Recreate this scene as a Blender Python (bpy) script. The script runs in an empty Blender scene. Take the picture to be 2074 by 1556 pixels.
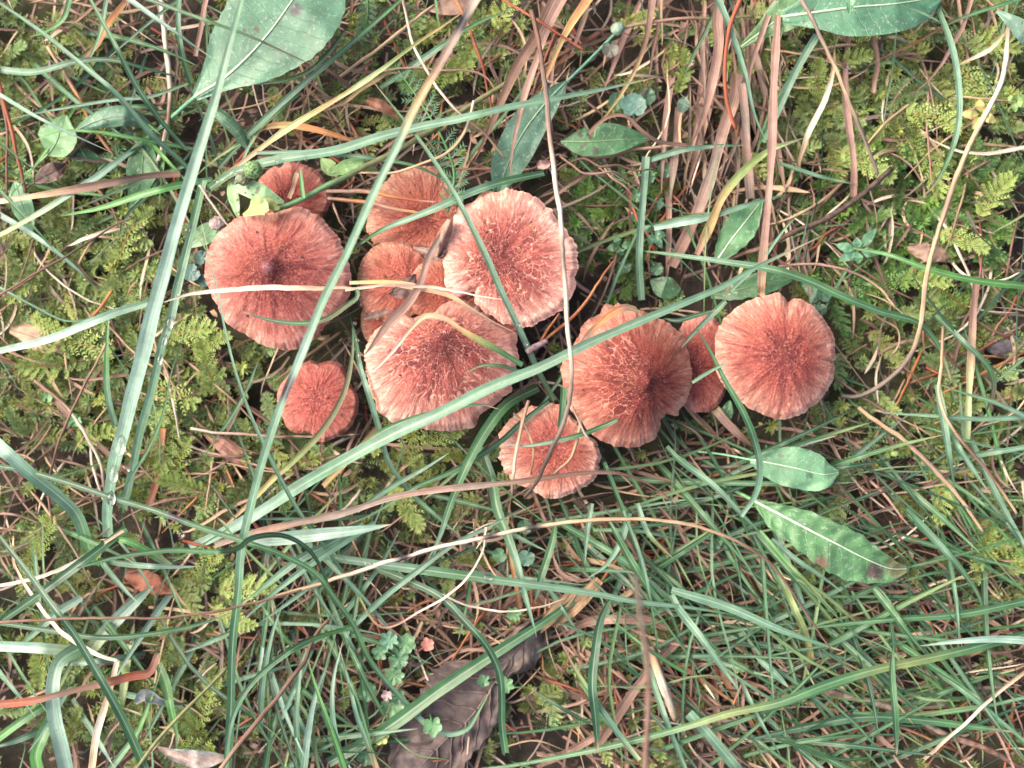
import bpy, math, random
import numpy as np
from mathutils import Vector, Matrix

random.seed(7)
rng = np.random.default_rng(7)
SC = bpy.context.scene
COL = SC.collection

# ---------------------------------------------------------------- camera, light, exposure
CAM_H = 0.42                     # metres above the ground, looking straight down
FRAME_W = 0.32                   # metres of ground across the frame
PXW, PXH = 2074.0, 1556.0
M_PX = FRAME_W / PXW             # metres per photo pixel on the ground

cam_d = bpy.data.cameras.new('camera')
cam_d.sensor_width = 36.0
cam_d.lens = 36.0 * CAM_H / FRAME_W
cam_d.clip_start = 0.01
cam_d.clip_end = 100.0
cam_d.dof.use_dof = True
cam_d.dof.focus_distance = CAM_H - 0.028
cam_d.dof.aperture_fstop = 7.5
cam = bpy.data.objects.new('camera', cam_d)
cam.location = (0, 0, CAM_H)
COL.objects.link(cam)
SC.camera = cam

SUN_EL, SUN_AZ = 46.0, -70.0     # degrees; azimuth clockwise from +Y (top of the photo)
world = bpy.data.worlds.new('World')
SC.world = world
world.use_nodes = True
wn = world.node_tree
wn.nodes.clear()
sky = wn.nodes.new('ShaderNodeTexSky')
sky.sky_type = 'NISHITA'
sky.sun_disc = False
sky.sun_elevation = math.radians(SUN_EL)
sky.sun_rotation = math.radians(SUN_AZ)
sky.air_density = 1.0
sky.dust_density = 9.0
sky.ozone_density = 0.35
bg = wn.nodes.new('ShaderNodeBackground')
bg.inputs['Strength'].default_value = 0.15
wo = wn.nodes.new('ShaderNodeOutputWorld')
wn.links.new(sky.outputs[0], bg.inputs[0])
wn.links.new(bg.outputs[0], wo.inputs[0])

sun_d = bpy.data.lights.new('sun', 'SUN')
sun_d.energy = 1.0
sun_d.angle = math.radians(50)
sun_d.color = (1.0, 0.985, 0.96)
sun = bpy.data.objects.new('sun', sun_d)
el, az = math.radians(SUN_EL), math.radians(SUN_AZ)
to_sun = Vector((math.sin(az) * math.cos(el), math.cos(az) * math.cos(el), math.sin(el)))
sun.rotation_euler = to_sun.to_track_quat('Z', 'Y').to_euler()
sun.location = (-1, 0.5, 2)
COL.objects.link(sun)

SC.view_settings.view_transform = 'Standard'
SC.view_settings.look = 'None'
SC.view_settings.gamma = 1.0
SC.view_settings.use_curve_mapping = False
SC.view_settings.exposure = 1.27
SC.render.engine = 'CYCLES'
SC.cycles.max_bounces = 8
SC.cycles.transparent_max_bounces = 6
SC.cycles.use_denoising = True

# ---------------------------------------------------------------- maths helpers
def P(px, py, z):
    """photo pixel + height (metres) -> world; works on arrays"""
    k = M_PX * (CAM_H - z) / CAM_H
    return np.stack([(px - PXW / 2) * k, (PXH / 2 - py) * k, z + 0 * px], axis=-1)

def smooth(a, b, x):
    t = np.clip((x - a) / (b - a), 0, 1)
    return t * t * (3 - 2 * t)

def _hash(ix, iy, iz, seed):
    h = (ix.astype(np.int64) * 374761393 + iy.astype(np.int64) * 668265263 + iz.astype(np.int64) * 2147483647 + seed * 974634777) & 0xFFFFFFFF
    h = ((h ^ (h >> 13)) * 1274126177) & 0xFFFFFFFF
    h = ((h ^ (h >> 16)) * 2246822519) & 0xFFFFFFFF
    return ((h ^ (h >> 15)) & 0xFFFFFF) / float(0xFFFFFF)

def vnoise(x, y, z=None, seed=0):
    x = np.asarray(x, float); y = np.asarray(y, float)
    z = np.zeros_like(x) if z is None else np.asarray(z, float) + 0 * x
    fx, fy, fz = np.floor(x), np.floor(y), np.floor(z)
    tx, ty, tz = x - fx, y - fy, z - fz
    tx = tx * tx * (3 - 2 * tx); ty = ty * ty * (3 - 2 * ty); tz = tz * tz * (3 - 2 * tz)
    out = 0
    for dx in (0, 1):
        wx = tx if dx else 1 - tx
        for dy in (0, 1):
            wy = ty if dy else 1 - ty
            for dz in (0, 1):
                wz = tz if dz else 1 - tz
                out = out + wx * wy * wz * _hash(fx + dx, fy + dy, fz + dz, seed)
    return out

def fbm(x, y, z=None, seed=0, octv=3):
    a, s, t = 0.5, 0, 0
    z = 0 * np.asarray(x, float) if z is None else z
    f = 1.0
    for o in range(octv):
        s = s + a * vnoise(x * f, y * f, z * f, seed + o * 17)
        t += a
        a *= 0.5; f *= 2.03
    return s / t

def cells(u, v, wrap, seed):
    """F2-F1 of jittered cells, periodic in u"""
    iu, iv = np.floor(u), np.floor(v)
    f1 = np.full(u.shape, 9.0); f2 = np.full(u.shape, 9.0)
    idv = np.zeros(u.shape)
    for du in (-1, 0, 1):
        for dv in (-1, 0, 1):
            cu, cv = iu + du, iv + dv
            cw = np.mod(cu, wrap)
            jx = cu + 0.1 + 0.8 * _hash(cw, cv, 0 * cu, seed)
            jy = cv + 0.1 + 0.8 * _hash(cw, cv, 0 * cu + 1, seed)
            d = np.hypot(u - jx, v - jy)
            closer = d < f1
            f2 = np.where(closer, f1, np.minimum(f2, d))
            idv = np.where(closer, _hash(cw, cv, 0 * cu + 2, seed), idv)
            f1 = np.where(closer, d, f1)
    return f2 - f1, idv

# ---------------------------------------------------------------- objects
def mesh_data(name, verts, quads=None, tris=None, mat=None, col=None, par=None, smooth_shade=True):
    me = bpy.data.meshes.new(name)
    verts = np.asarray(verts, np.float32)
    nq = 0 if quads is None else len(quads)
    nt = 0 if tris is None else len(tris)
    loops = []
    if nq: loops.append(np.asarray(quads, np.int32).ravel())
    if nt: loops.append(np.asarray(tris, np.int32).ravel())
    loops = np.concatenate(loops)
    me.vertices.add(len(verts))
    me.vertices.foreach_set('co', verts.ravel())
    me.loops.add(len(loops))
    me.loops.foreach_set('vertex_index', loops)
    me.polygons.add(nq + nt)
    starts = np.concatenate([np.arange(nq) * 4, nq * 4 + np.arange(nt) * 3]).astype(np.int32)
    me.polygons.foreach_set('loop_start', starts)
    me.polygons.foreach_set('use_smooth', np.full(nq + nt, smooth_shade))
    if col is not None:
        a = me.attributes.new('pigment', 'FLOAT_COLOR', 'POINT')
        c = np.ones((len(verts), 4), np.float32); c[:, :3] = col
        a.data.foreach_set('color', c.ravel())
    if par is not None:
        a = me.attributes.new('par', 'FLOAT_VECTOR', 'POINT')
        a.data.foreach_set('vector', np.asarray(par, np.float32).ravel())
    me.update(calc_edges=True)
    if mat: me.materials.append(mat)
    return me

def tag(o, label=None, cat=None, group=None, kind=None):
    if label: o['label'] = label
    if cat: o['category'] = cat
    if group: o['group'] = group
    if kind: o['kind'] = kind
    return o

def link(name, me, parent=None, loc=None):
    o = bpy.data.objects.new(name, me)
    COL.objects.link(o)
    if parent: o.parent = parent
    if loc is not None: o.location = loc
    return o

def empty(name, loc):
    o = bpy.data.objects.new(name, None)
    o.empty_display_size = 0.005
    o.location = loc
    COL.objects.link(o)
    return o

def put(name, verts, quads=None, tris=None, mat=None, col=None, par=None, parent=None, origin=None, flat=False):
    """one mesh object; verts are world positions; origin = its base"""
    origin = np.zeros(3) if origin is None else np.asarray(origin, float)
    me = mesh_data(name, verts - origin, quads, tris, mat, col, par, not flat)
    return link(name, me, parent, None if parent else Vector(origin))

class Bag:
    """collects shapes for one joined mesh"""
    def __init__(s): s.v, s.q, s.t, s.c, s.p, s.n = [], [], [], [], [], 0
    def add(s, v, q=None, t=None, c=None, p=None):
        s.v.append(v)
        if q is not None and len(q): s.q.append(np.asarray(q) + s.n)
        if t is not None and len(t): s.t.append(np.asarray(t) + s.n)
        s.c.append(c if c is not None else np.ones((len(v), 3)))
        s.p.append(p if p is not None else np.zeros((len(v), 3)))
        s.n += len(v)
    def build(s, name, mat, parent=None, origin=None):
        return put(name, np.concatenate(s.v), np.concatenate(s.q) if s.q else None, np.concatenate(s.t) if s.t else None,
                   mat, np.concatenate(s.c), np.concatenate(s.p), parent, origin)

# ---------------------------------------------------------------- materials
class NT:
    def __init__(s, name):
        s.m = bpy.data.materials.new(name); s.m.use_nodes = True
        s.t = s.m.node_tree; s.t.nodes.clear()
        s.out = s.n('ShaderNodeOutputMaterial')
    def n(s, kind, **kw):
        o = s.t.nodes.new(kind)
        for k, v in kw.items(): setattr(o, k, v)
        return o
    def l(s, a, b): s.t.links.new(a, b)
    def val(s, sock, v):
        if isinstance(v, (int, float, tuple)): sock.default_value = v
        else: s.l(v, sock)
    def math(s, op, a, b=0.0, c=0.0, clamp=False):
        o = s.n('ShaderNodeMath', operation=op, use_clamp=clamp)
        s.val(o.inputs[0], a); s.val(o.inputs[1], b); s.val(o.inputs[2], c)
        return o.outputs[0]
    def mix(s, f, a, b, mode='MIX'):
        o = s.n('ShaderNodeMix', data_type='RGBA', blend_type=mode)
        s.val(o.inputs[0], f); s.val(o.inputs[6], a); s.val(o.inputs[7], b)
        return o.outputs[2]
    def attr(s, name):
        return s.n('ShaderNodeAttribute', attribute_name=name)
    def comb(s, x, y, z):
        o = s.n('ShaderNodeCombineXYZ')
        s.val(o.inputs[0], x); s.val(o.inputs[1], y); s.val(o.inputs[2], z)
        return o.outputs[0]
    def noise(s, vec, scale, detail=2.0, rough=0.5):
        o = s.n('ShaderNodeTexNoise')
        if vec is not None: s.l(vec, o.inputs['Vector'])
        o.inputs['Scale'].default_value = scale
        o.inputs['Detail'].default_value = detail
        o.inputs['Roughness'].default_value = rough
        return o.outputs[0]
    def ramp(s, f, a, b, lo=0.0, hi=1.0):
        o = s.n('ShaderNodeMapRange', interpolation_type='SMOOTHSTEP')
        s.val(o.inputs[0], f)
        o.inputs[1].default_value = a; o.inputs[2].default_value = b
        o.inputs[3].default_value = lo; o.inputs[4].default_value = hi
        return o.outputs[0]
    def bump(s, h, strength, dist):
        o = s.n('ShaderNodeBump')
        o.inputs['Strength'].default_value = strength
        o.inputs['Distance'].default_value = dist
        s.l(h, o.inputs['Height'])
        return o.outputs[0]
    def bsdf(s, color, rough=0.5, spec=0.5, normal=None, **kw):
        o = s.n('ShaderNodeBsdfPrincipled')
        s.val(o.inputs['Base Color'], color); s.val(o.inputs['Roughness'], rough)
        o.inputs['Specular IOR Level'].default_value = spec
        if normal is not None: s.l(normal, o.inputs['Normal'])
        for k, v in kw.items(): s.val(o.inputs[k], v)
        return o.outputs[0]
    def finish(s, sh):
        s.l(sh, s.out.inputs['Surface']); return s.m
    def translucent(s, sh, color, f):
        tr = s.n('ShaderNodeBsdfTranslucent'); s.val(tr.inputs[0], color)
        mx = s.n('ShaderNodeMixShader'); mx.inputs[0].default_value = f
        s.l(sh, mx.inputs[1]); s.l(tr.outputs[0], mx.inputs[2])
        return mx.outputs[0]

def mat_blade(name, rough, spec, trans, vein_lo, vein_hi, mid):
    t = NT(name)
    pg, pr = t.attr('pigment'), t.attr('par')
    sp = t.n('ShaderNodeSeparateXYZ'); t.l(pr.outputs['Vector'], sp.inputs[0])
    u, v, r = sp.outputs[0], sp.outputs[1], sp.outputs[2]
    vec = t.comb(t.math('MULTIPLY', u, 13.0), t.math('MULTIPLY', v, 0.05), t.math('MULTIPLY', r, 37.0))
    vein = t.noise(vec, 1.0, 2.0, 0.6)
    c = t.mix(1.0, pg.outputs['Color'], t.comb(*[t.ramp(vein, 0.3, 0.7, vein_lo, vein_hi)] * 3), 'MULTIPLY')
    blotch = t.noise(t.comb(t.math('MULTIPLY', u, 0.8), t.math('MULTIPLY', v, 0.22), t.math('MULTIPLY', r, 91.0)), 1.0, 3.0, 0.6)
    c = t.mix(1.0, c, t.comb(*[t.ramp(blotch, 0.3, 0.72, 0.84, 1.16)] * 3), 'MULTIPLY')
    cen = t.ramp(t.math('ABSOLUTE', t.math('SUBTRACT', u, 0.5)), 0.03, 0.09, mid, 0.0)
    c = t.mix(cen, c, t.mix(0.5, c, (0.55, 0.6, 0.5, 1)))
    sv = t.noise(t.comb(t.math('MULTIPLY', u, 3.0), t.math('MULTIPLY', v, 0.9), t.math('MULTIPLY', r, 53.0)), 1.0, 2.0, 0.7)
    c = t.mix(t.ramp(sv, 0.67, 0.75, 0.0, 0.7), c, (0.10, 0.06, 0.04, 1))
    nb = t.bump(vein, 0.35, 0.0004)
    sh = t.bsdf(c, rough, spec, nb)
    return t.finish(t.translucent(sh, c, trans))

def mat_leaf():
    t = NT('leaf_tissue')
    pg, pr = t.attr('pigment'), t.attr('par')
    sp = t.n('ShaderNodeSeparateXYZ'); t.l(pr.outputs['Vector'], sp.inputs[0])
    s_, v, r = sp.outputs[0], sp.outputs[1], sp.outputs[2]
    a = t.math('ABSOLUTE', s_)
    wob = t.noise(t.comb(t.math('MULTIPLY', s_, 2.0), t.math('MULTIPLY', v, 0.3), r), 1.5, 2.0)
    ph = t.math('ADD', t.math('SUBTRACT', t.math('MULTIPLY', v, 0.24), t.math('MULTIPLY', a, 1.1)), t.math('MULTIPLY', wob, 0.5))
    fr = t.math('ABSOLUTE', t.math('SUBTRACT', t.math('FRACT', ph), 0.5))
    vein = t.ramp(fr, 0.0, 0.07, 1.0, 0.0)
    geo = t.n('ShaderNodeTexCoord')
    fine = t.noise(geo.outputs['Object'], 900.0, 3.0, 0.65)
    mot = t.noise(geo.outputs['Object'], 160.0, 3.0, 0.6)
    net = t.n('ShaderNodeTexVoronoi', feature='DISTANCE_TO_EDGE')
    t.l(geo.outputs['Object'], net.inputs['Vector']); net.inputs['Scale'].default_value = 520.0
    nt = t.ramp(net.outputs['Distance'], 0.0, 0.12, 1.0, 0.0)
    c = t.mix(1.0, pg.outputs['Color'], t.comb(*[t.ramp(mot, 0.3, 0.7, 0.78, 1.18)] * 3), 'MULTIPLY')
    c = t.mix(t.math('MULTIPLY', vein, 0.10), c, t.mix(0.5, c, (0.5, 0.6, 0.42, 1)))
    c = t.mix(t.math('MULTIPLY', nt, 0.04), c, (0.4, 0.5, 0.35, 1))
    c = t.mix(t.ramp(fine, 0.55, 0.72, 0.0, 0.34), c, (0.5, 0.6, 0.5, 1))
    speck = t.noise(geo.outputs['Object'], 210.0, 2.0, 0.6)
    c = t.mix(t.ramp(speck, 0.69, 0.74, 0.0, 0.75), c, (0.11, 0.075, 0.045, 1))
    h = t.math('SUBTRACT', t.math('MULTIPLY', fine, 0.35), t.math('ADD', t.math('MULTIPLY', vein, 0.45), t.math('MULTIPLY', nt, 0.06)))
    nb = t.bump(h, 0.5, 0.0004)
    return t.finish(t.translucent(t.bsdf(c, 0.47, 0.5, nb), c, 0.15))

def mat_cap():
    t = NT('mushroom_cap_skin')
    pg, pr = t.attr('pigment'), t.attr('par')
    sp = t.n('ShaderNodeSeparateXYZ'); t.l(pr.outputs['Vector'], sp.inputs[0])
    f1 = t.noise(t.comb(t.math('MULTIPLY', sp.outputs[0], 34.0), t.math('MULTIPLY', sp.outputs[1], 34.0), t.math('MULTIPLY', sp.outputs[2], 13.0)), 1.0, 3.0, 0.65)
    geo = t.n('ShaderNodeTexCoord')
    fine = t.noise(geo.outputs['Object'], 1600.0, 2.0, 0.7)
    r = sp.outputs[2]
    k = t.ramp(r, 0.30, 0.75, 0.0, 1.0)
    m = t.n('ShaderNodeMix', data_type='FLOAT')
    t.l(k, m.inputs[0]); t.l(fine, m.inputs[2]); t.l(f1, m.inputs[3])
    fib = m.outputs[0]
    c = t.mix(t.ramp(fib, 0.36, 0.62, 0.5, 0.0), pg.outputs['Color'], t.mix(1.0, pg.outputs['Color'], (0.62, 0.42, 0.36, 1), 'MULTIPLY'))
    c = t.mix(t.ramp(fib, 0.54, 0.72, 0.0, 0.24), c, (0.72, 0.38, 0.29, 1))
    c = t.mix(t.ramp(fine, 0.38, 0.58, 0.40, 0.0), c, t.mix(1.0, c, (0.6, 0.42, 0.38, 1), 'MULTIPLY'))
    nb = t.bump(t.math('ADD', fib, t.math('MULTIPLY', fine, 0.5)), 0.5, 0.0005)
    return t.finish(t.bsdf(c, 0.78, 0.25, nb))

def mat_plain(name, rough=0.6, spec=0.4, scale=400.0, lo=0.7, hi=1.25, trans=0.0, bump=0.4):
    t = NT(name)
    pg = t.attr('pigment')
    geo = t.n('ShaderNodeTexCoord')
    n1 = t.noise(geo.outputs['Object'], scale, 4.0, 0.65)
    c = t.mix(1.0, pg.outputs['Color'], t.comb(*[t.ramp(n1, 0.3, 0.7, lo, hi)] * 3), 'MULTIPLY')
    sh = t.bsdf(c, rough, spec, t.bump(n1, bump, 0.0004))
    if trans: sh = t.translucent(sh, c, trans)
    return t.finish(sh)

def mat_soil():
    t = NT('forest_soil')
    geo = t.n('ShaderNodeTexCoord')
    n1 = t.noise(geo.outputs['Object'], 60.0, 6.0, 0.7)
    n2 = t.noise(geo.outputs['Object'], 420.0, 4.0, 0.7)
    n3 = t.noise(geo.outputs['Object'], 14.0, 3.0, 0.5)
    c = t.mix(t.ramp(n1, 0.35, 0.68), (0.022, 0.018, 0.016, 1), (0.075, 0.058, 0.046, 1))
    c = t.mix(t.ramp(n2, 0.58, 0.72, 0.0, 0.5), c, (0.10, 0.075, 0.05, 1))
    c = t.mix(t.ramp(n3, 0.45, 0.65, 0.0, 0.55), c, (0.05, 0.06, 0.02, 1))
    h = t.math('ADD', n1, t.math('MULTIPLY', n2, 0.5))
    return t.finish(t.bsdf(c, 0.85, 0.2, t.bump(h, 0.8, 0.002)))

def mat_water():
    t = NT('water_drop')
    return t.finish(t.bsdf((1, 1, 1, 1), 0.02, 0.5, None, **{'Transmission Weight': 1.0, 'IOR': 1.33}))

M_BLADE = mat_blade('grass_blade', 0.40, 0.55, 0.22, 0.76, 1.14, 0.5)
M_DRY = mat_blade('dry_grass', 0.62, 0.35, 0.14, 0.66, 1.22, 0.15)
M_LEAF = mat_leaf()
M_CAP = mat_cap()
M_FLESH = mat_plain('mushroom_flesh', 0.7, 0.25)
M_PLANT = mat_plain('plant_stem', 0.5, 0.4, 500.0, 0.8, 1.2, 0.1)
M_MOSS = mat_plain('moss_leaf', 0.5, 0.4, 700.0, 0.75, 1.2, 0.28, 0.0)
M_DEAD = mat_plain('withered_leaf', 0.6, 0.35, 260.0, 0.55, 1.35, 0.08, 0.7)
M_WOOD = mat_plain('twig_bark', 0.75, 0.25, 600.0, 0.5, 1.4, 0.0, 0.9)
M_STONE = mat_plain('stone', 0.75, 0.3, 500.0, 0.6, 1.4, 0.0, 0.8)
M_SOIL = mat_soil()
M_WATER = mat_water()

PAL = {  # pigments (linear); the pale bluish green has sky sheen painted in
    'G': (0.125, 0.240, 0.155), 'P': (0.240, 0.370, 0.295), 'g': (0.058, 0.158, 0.062), 'd': (0.032, 0.098, 0.046),
    'B': (0.085, 0.250, 0.060), 'y': (0.20, 0.265, 0.09), 'Y': (0.40, 0.29, 0.125), 'c': (0.36, 0.44, 0.22),
    's': (0.47, 0.33, 0.205), 'w': (0.66, 0.56, 0.45), 'p': (0.310, 0.190, 0.150), 'b': (0.185, 0.105, 0.075),
    'r': (0.30, 0.085, 0.045), 'o': (0.44, 0.19, 0.075), 'k': (0.035, 0.028, 0.040), 'n': (0.075, 0.05, 0.042),
    'v': (0.16, 0.165, 0.075), 'e': (0.22, 0.17, 0.14),
}
# ---------------------------------------------------------------- ground
def build_ground():
    n = 260
    g = np.linspace(-1, 1, n)
    ax = np.sign(g) * (0.24 * np.abs(g) + 2.76 * np.abs(g) ** 7)
    X, Y = np.meshgrid(ax, ax)
    Z = (fbm(X * 30, Y * 30, seed=3, octv=4) - 0.5) * 0.010 + (fbm(X * 160, Y * 160, seed=9, octv=3) - 0.5) * 0.004 - 0.003
    V = np.stack([X, Y, Z], -1).reshape(-1, 3)
    i = np.arange(n * n).reshape(n, n)
    q = np.stack([i[:-1, :-1], i[:-1, 1:], i[1:, 1:], i[1:, :-1]], -1).reshape(-1, 4)
    o = put('ground', V, q, mat=M_SOIL)
    tag(o, 'dark damp soil under the moss and grass', kind='structure')
build_ground()

# ---------------------------------------------------------------- mushrooms
CELL = 4
HM = np.full((int(PXH) // CELL + 2, int(PXW) // CELL + 2), -1.0)      # cap tops seen from above

def hm_add(px, py, z):
    for ox in (-2, 0, 2):
        for oy in (-2, 0, 2):
            ix = np.clip(((px + ox) / CELL).astype(int), 0, HM.shape[1] - 1)
            iy = np.clip(((py + oy) / CELL).astype(int), 0, HM.shape[0] - 1)
            np.maximum.at(HM, (iy, ix), z)

def hm_get(px, py):
    ix = np.clip((np.asarray(px) / CELL).astype(int), 0, HM.shape[1] - 1)
    iy = np.clip((np.asarray(py) / CELL).astype(int), 0, HM.shape[0] - 1)
    inside = (np.asarray(px) >= 0) & (np.asarray(px) < PXW) & (np.asarray(py) >= 0) & (np.asarray(py) < PXH)
    return np.where(inside, HM[iy, ix], -1.0)

C_DARK = np.array((0.110, 0.022, 0.027)); C_MID = np.array((0.335, 0.080, 0.064)); C_PALE = np.array((0.740, 0.465, 0.385))

def mushroom(label, cx, cy, rx, ry, z, rise, seed, umbo=(0, 0), uh=1.6, uw=0.16, dip=0.0, rot=0.0, notches=(), crack=0.0,
             crack_side=None, lobes=0.035, ragged=0.016, tilt=(0, 0), wave=1.4, pale=1.0, hue=(1, 1, 1), big=True, stem=0.17, dark=0.8, warp=(), outline=None, tip=None, dr=0.30):
    na, nr = (400, 104) if big else (280, 64)
    th = np.linspace(0, 2 * np.pi, na, endpoint=False)
    rr = np.linspace(0, 1, nr + 1)[1:] ** 0.92
    ct, st = np.cos(th), np.sin(th)
    c0, s0 = np.cos(th - rot), np.sin(th - rot)
    R = rx * ry / np.sqrt((ry * c0) ** 2 + (rx * s0) ** 2)
    if outline:
        op = np.array(outline, float) - (cx, cy)
        oa, orr = np.arctan2(op[:, 1], op[:, 0]) % (2 * np.pi), np.hypot(op[:, 0], op[:, 1])
        k = np.argsort(oa); oa, orr = oa[k], orr[k]
        R = np.interp(th, np.concatenate([oa - 2 * np.pi, oa, oa + 2 * np.pi]), np.tile(orr, 3))
        for _ in range(2): R = (np.roll(R, 2) + np.roll(R, 1) + 2 * R + np.roll(R, -1) + np.roll(R, -2)) / 6
        lobes = 0.004
    R = R * (1 + lobes * 2 * (fbm(ct * 1.6 + 5, st * 1.6 + 5, seed=seed, octv=2) - 0.5)
             + ragged * 2 * (vnoise(ct * 7, st * 7, seed=seed + 1) - 0.5) + ragged * 1.7 * (vnoise(ct * 17, st * 17, seed=seed + 2) - 0.5) + ragged * 1.1 * (vnoise(ct * 38, st * 38, seed=seed + 12) - 0.5))
    cut = np.zeros(na)
    for a, depth, w in notches:
        d = np.abs((th - a + np.pi) % (2 * np.pi) - np.pi)
        cut = np.maximum(cut, depth * np.clip(1 - d / w, 0, 1) ** 0.8)
    for a, amt, w in warp:
        d = np.abs((th - a + np.pi) % (2 * np.pi) - np.pi)
        R = R * (1 + amt * np.exp(-(d / w) ** 2))
    R = R * (1 - cut)
    T, RR = np.meshgrid(th, rr)
    CT, ST = np.cos(T), np.sin(T)
    Rs = R.copy()
    for _ in range(60): Rs = (np.roll(Rs, 3) + np.roll(Rs, 1) + Rs + np.roll(Rs, -1) + np.roll(Rs, -3)) / 5
    Rg = Rs[None] + (R - Rs)[None] * RR ** 3.5        # nicks and teeth belong to the rim only
    X = cx + Rg * RR * CT + umbo[0] * (1 - RR) ** 1.2
    Y = cy + Rg * RR * ST + umbo[1] * (1 - RR) ** 1.2
    k = CT * RR, ST * RR
    iso = fbm(k[0] * 17, k[1] * 17, seed=seed + 3, octv=3)
    fib, ws = 0, 0                         # fibres keep their width: coarser rings of noise nearer the middle
    for q_, kf in enumerate((7, 13, 24, 40)):
        w_ = np.exp(-((np.log2(np.maximum(RR, 0.02) * 34.0 / kf)) / 0.62) ** 2) + 1e-6
        fib = fib + w_ * fbm(CT * kf, ST * kf, RR * 9.0 + q_ * 7, seed=seed + 4 + q_ * 5, octv=3); ws = ws + w_
    fib = fib / ws
    near = smooth(0.12, 0.55, RR)
    fib2 = fbm(CT * 5, ST * 5, RR * 2.0, seed=seed + 5, octv=2) * near + fbm(k[0] * 4, k[1] * 4, seed=seed + 5, octv=2) * (1 - near)
    fib = iso * (1 - near) + fib * near
    # cracked skin: cells laid out in rings, longer outwards
    N = 34
    wu = (fbm(k[0] * 7, k[1] * 7, seed=seed + 6) - 0.5) * 2.2; wv = (fbm(k[0] * 7, k[1] * 7, seed=seed + 7) - 0.5) * 2.2
    f21, cid = cells(T * N / (2 * np.pi) + wu, np.log(RR + 0.07) * N / 6.283 * 0.75 + wv, N, seed)
    line = 1 - smooth(0.03, 0.16, f21)
    win = smooth(0.03, 0.14, RR) * (1 - smooth(0.52, 0.86, RR)) * smooth(0.36, 0.56, fib2 * 0.6 + iso * 0.4 + 0.04)
    if crack_side is not None:
        win = win * smooth(-0.5, 0.35, np.cos(T - crack_side))
    line = line * win * crack
    # height in mm
    mm = z - rise * RR ** 1.75 + uh * np.exp(-(RR / uw) ** 2) - dip * np.exp(-(RR / 0.30) ** 2)
    mm = mm + tilt[0] * CT * RR + tilt[1] * ST * RR
    mm = mm + wave * RR ** 2 * 2 * (fbm(CT * 1.5, ST * 1.5, seed=seed + 8, octv=2) - 0.5)
    mm = mm + 0.50 * smooth(0.80, 1, RR) * (vnoise(CT * 13, ST * 13, RR * 6, seed=seed + 9) - 0.5) * 2 + 0.30 * smooth(0.45, 0.8, RR) * (vnoise(CT * 6, ST * 6, RR * 3, seed=seed + 10) - 0.5) * 2
    mm = mm - 1.3 * smooth(0.88, 1.0, RR) ** 2
    mm = mm - cut[None] * 6.0 * smooth(0.35, 1.0, RR)
    for a, depth, w in notches:
        d = np.abs((T - a + np.pi) % (2 * np.pi) - np.pi)
        mm = mm - depth * 6.0 * np.exp(-(d / (w * 1.1)) ** 2) * smooth(0.45, 0.95, RR)
    mm = mm + 0.48 * (fib - 0.5) * smooth(0.05, 0.3, RR) + 0.30 * (iso - 0.5) * (1 - near) - 0.30 * line + 0.2 * win * crack * (cid - 0.5)
    hm_add(X.ravel(), Y.ravel(), mm.ravel() / 1000)
    # pigment
    base = smooth(0.40, 1.06, RR) ** 1.1
    light = smooth(0.52, 0.72, fib); deep = smooth(0.47, 0.30, fib)
    edge_n = smooth(0.35, 0.7, fbm(CT * 9, ST * 9, RR * 5, seed=seed + 13, octv=3))
    m = base * 0.58 * pale + light * (0.09 + 0.52 * smooth(0.45, 0.95, RR)) * min(1, 0.10 + 0.90 * pale) - deep * 0.22 * base + (fib2 - 0.5) * 0.35 * base + line * 0.66 + smooth(0.80, 0.98, RR) * (0.04 + 0.55 * edge_n) * pale
    m = np.clip(m + 0.04, 0, 1)[..., None]
    colr = C_MID * (1 - m) + C_PALE * m
    dk = np.exp(-((RR + 0.16 * (iso - 0.5) + 0.18 * (fib2 - 0.5)) / dr) ** 2) * dark * (0.62 + 0.7 * iso) + 0.30 * deep * (1 - 0.6 * base) + 0.55 * win * crack * (cid > 0.45) * (1 - line) * 0.7 + 0.55 * smooth(0.52, 0.75, fbm(CT * 9, ST * 9, RR * 3, seed=seed + 11, octv=2)) * (1 - base)
    dk = np.clip(dk * (1 - line * 0.9), 0, 0.85)[..., None]
    brown = smooth(0.50, 0.75, fbm(k[0] * 2.4 + seed, k[1] * 2.4, seed=seed + 21, octv=3))[..., None] * 0.5
    colr = (colr * (1 - dk) + C_DARK * dk) * np.array(hue)
    colr = colr * (1 - brown) + colr * np.array((0.80, 0.78, 0.66)) * brown
    if tip:
        kt = smooth(0.13, 0.04, RR + 0.05 * (iso - 0.5))[..., None] * 0.8
        colr = colr * (1 - kt) + np.array(tip) * (0.7 + 0.6 * iso)[..., None] * kt
    zc = z + uh - dip
    top = P(X, Y, mm / 1000).reshape(-1, 3)
    cen = P(np.array([cx + umbo[0]]), np.array([cy + umbo[1]]), np.array([zc / 1000]))
    rim = top[-na:]
    ctr = np.array([rim[:, 0].mean(), rim[:, 1].mean(), 0])
    under = []
    for sc, dz in ((0.998, 0.0007), (0.975, 0.0016), (0.90, 0.0014)):
        u = rim.copy(); u[:, :2] = ctr[:2] + (u[:, :2] - ctr[:2]) * sc; u[:, 2] -= dz
        under.append(u)
    V = np.concatenate([cen, top] + under)
    idx = 1 + np.arange(na * (nr + 3)).reshape(nr + 3, na)
    nxt = np.roll(idx, -1, axis=1)
    q = np.stack([idx[:-1], idx[1:], nxt[1:], nxt[:-1]], -1).reshape(-1, 4)[:, ::-1]
    t = np.stack([np.zeros(na, int), idx[0], nxt[0]], -1)[:, ::-1]
    col = np.concatenate([colr[0].mean(0)[None], colr.reshape(-1, 3)] + [np.tile(C_PALE * 0.8, (na, 1))] * 3)
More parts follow.
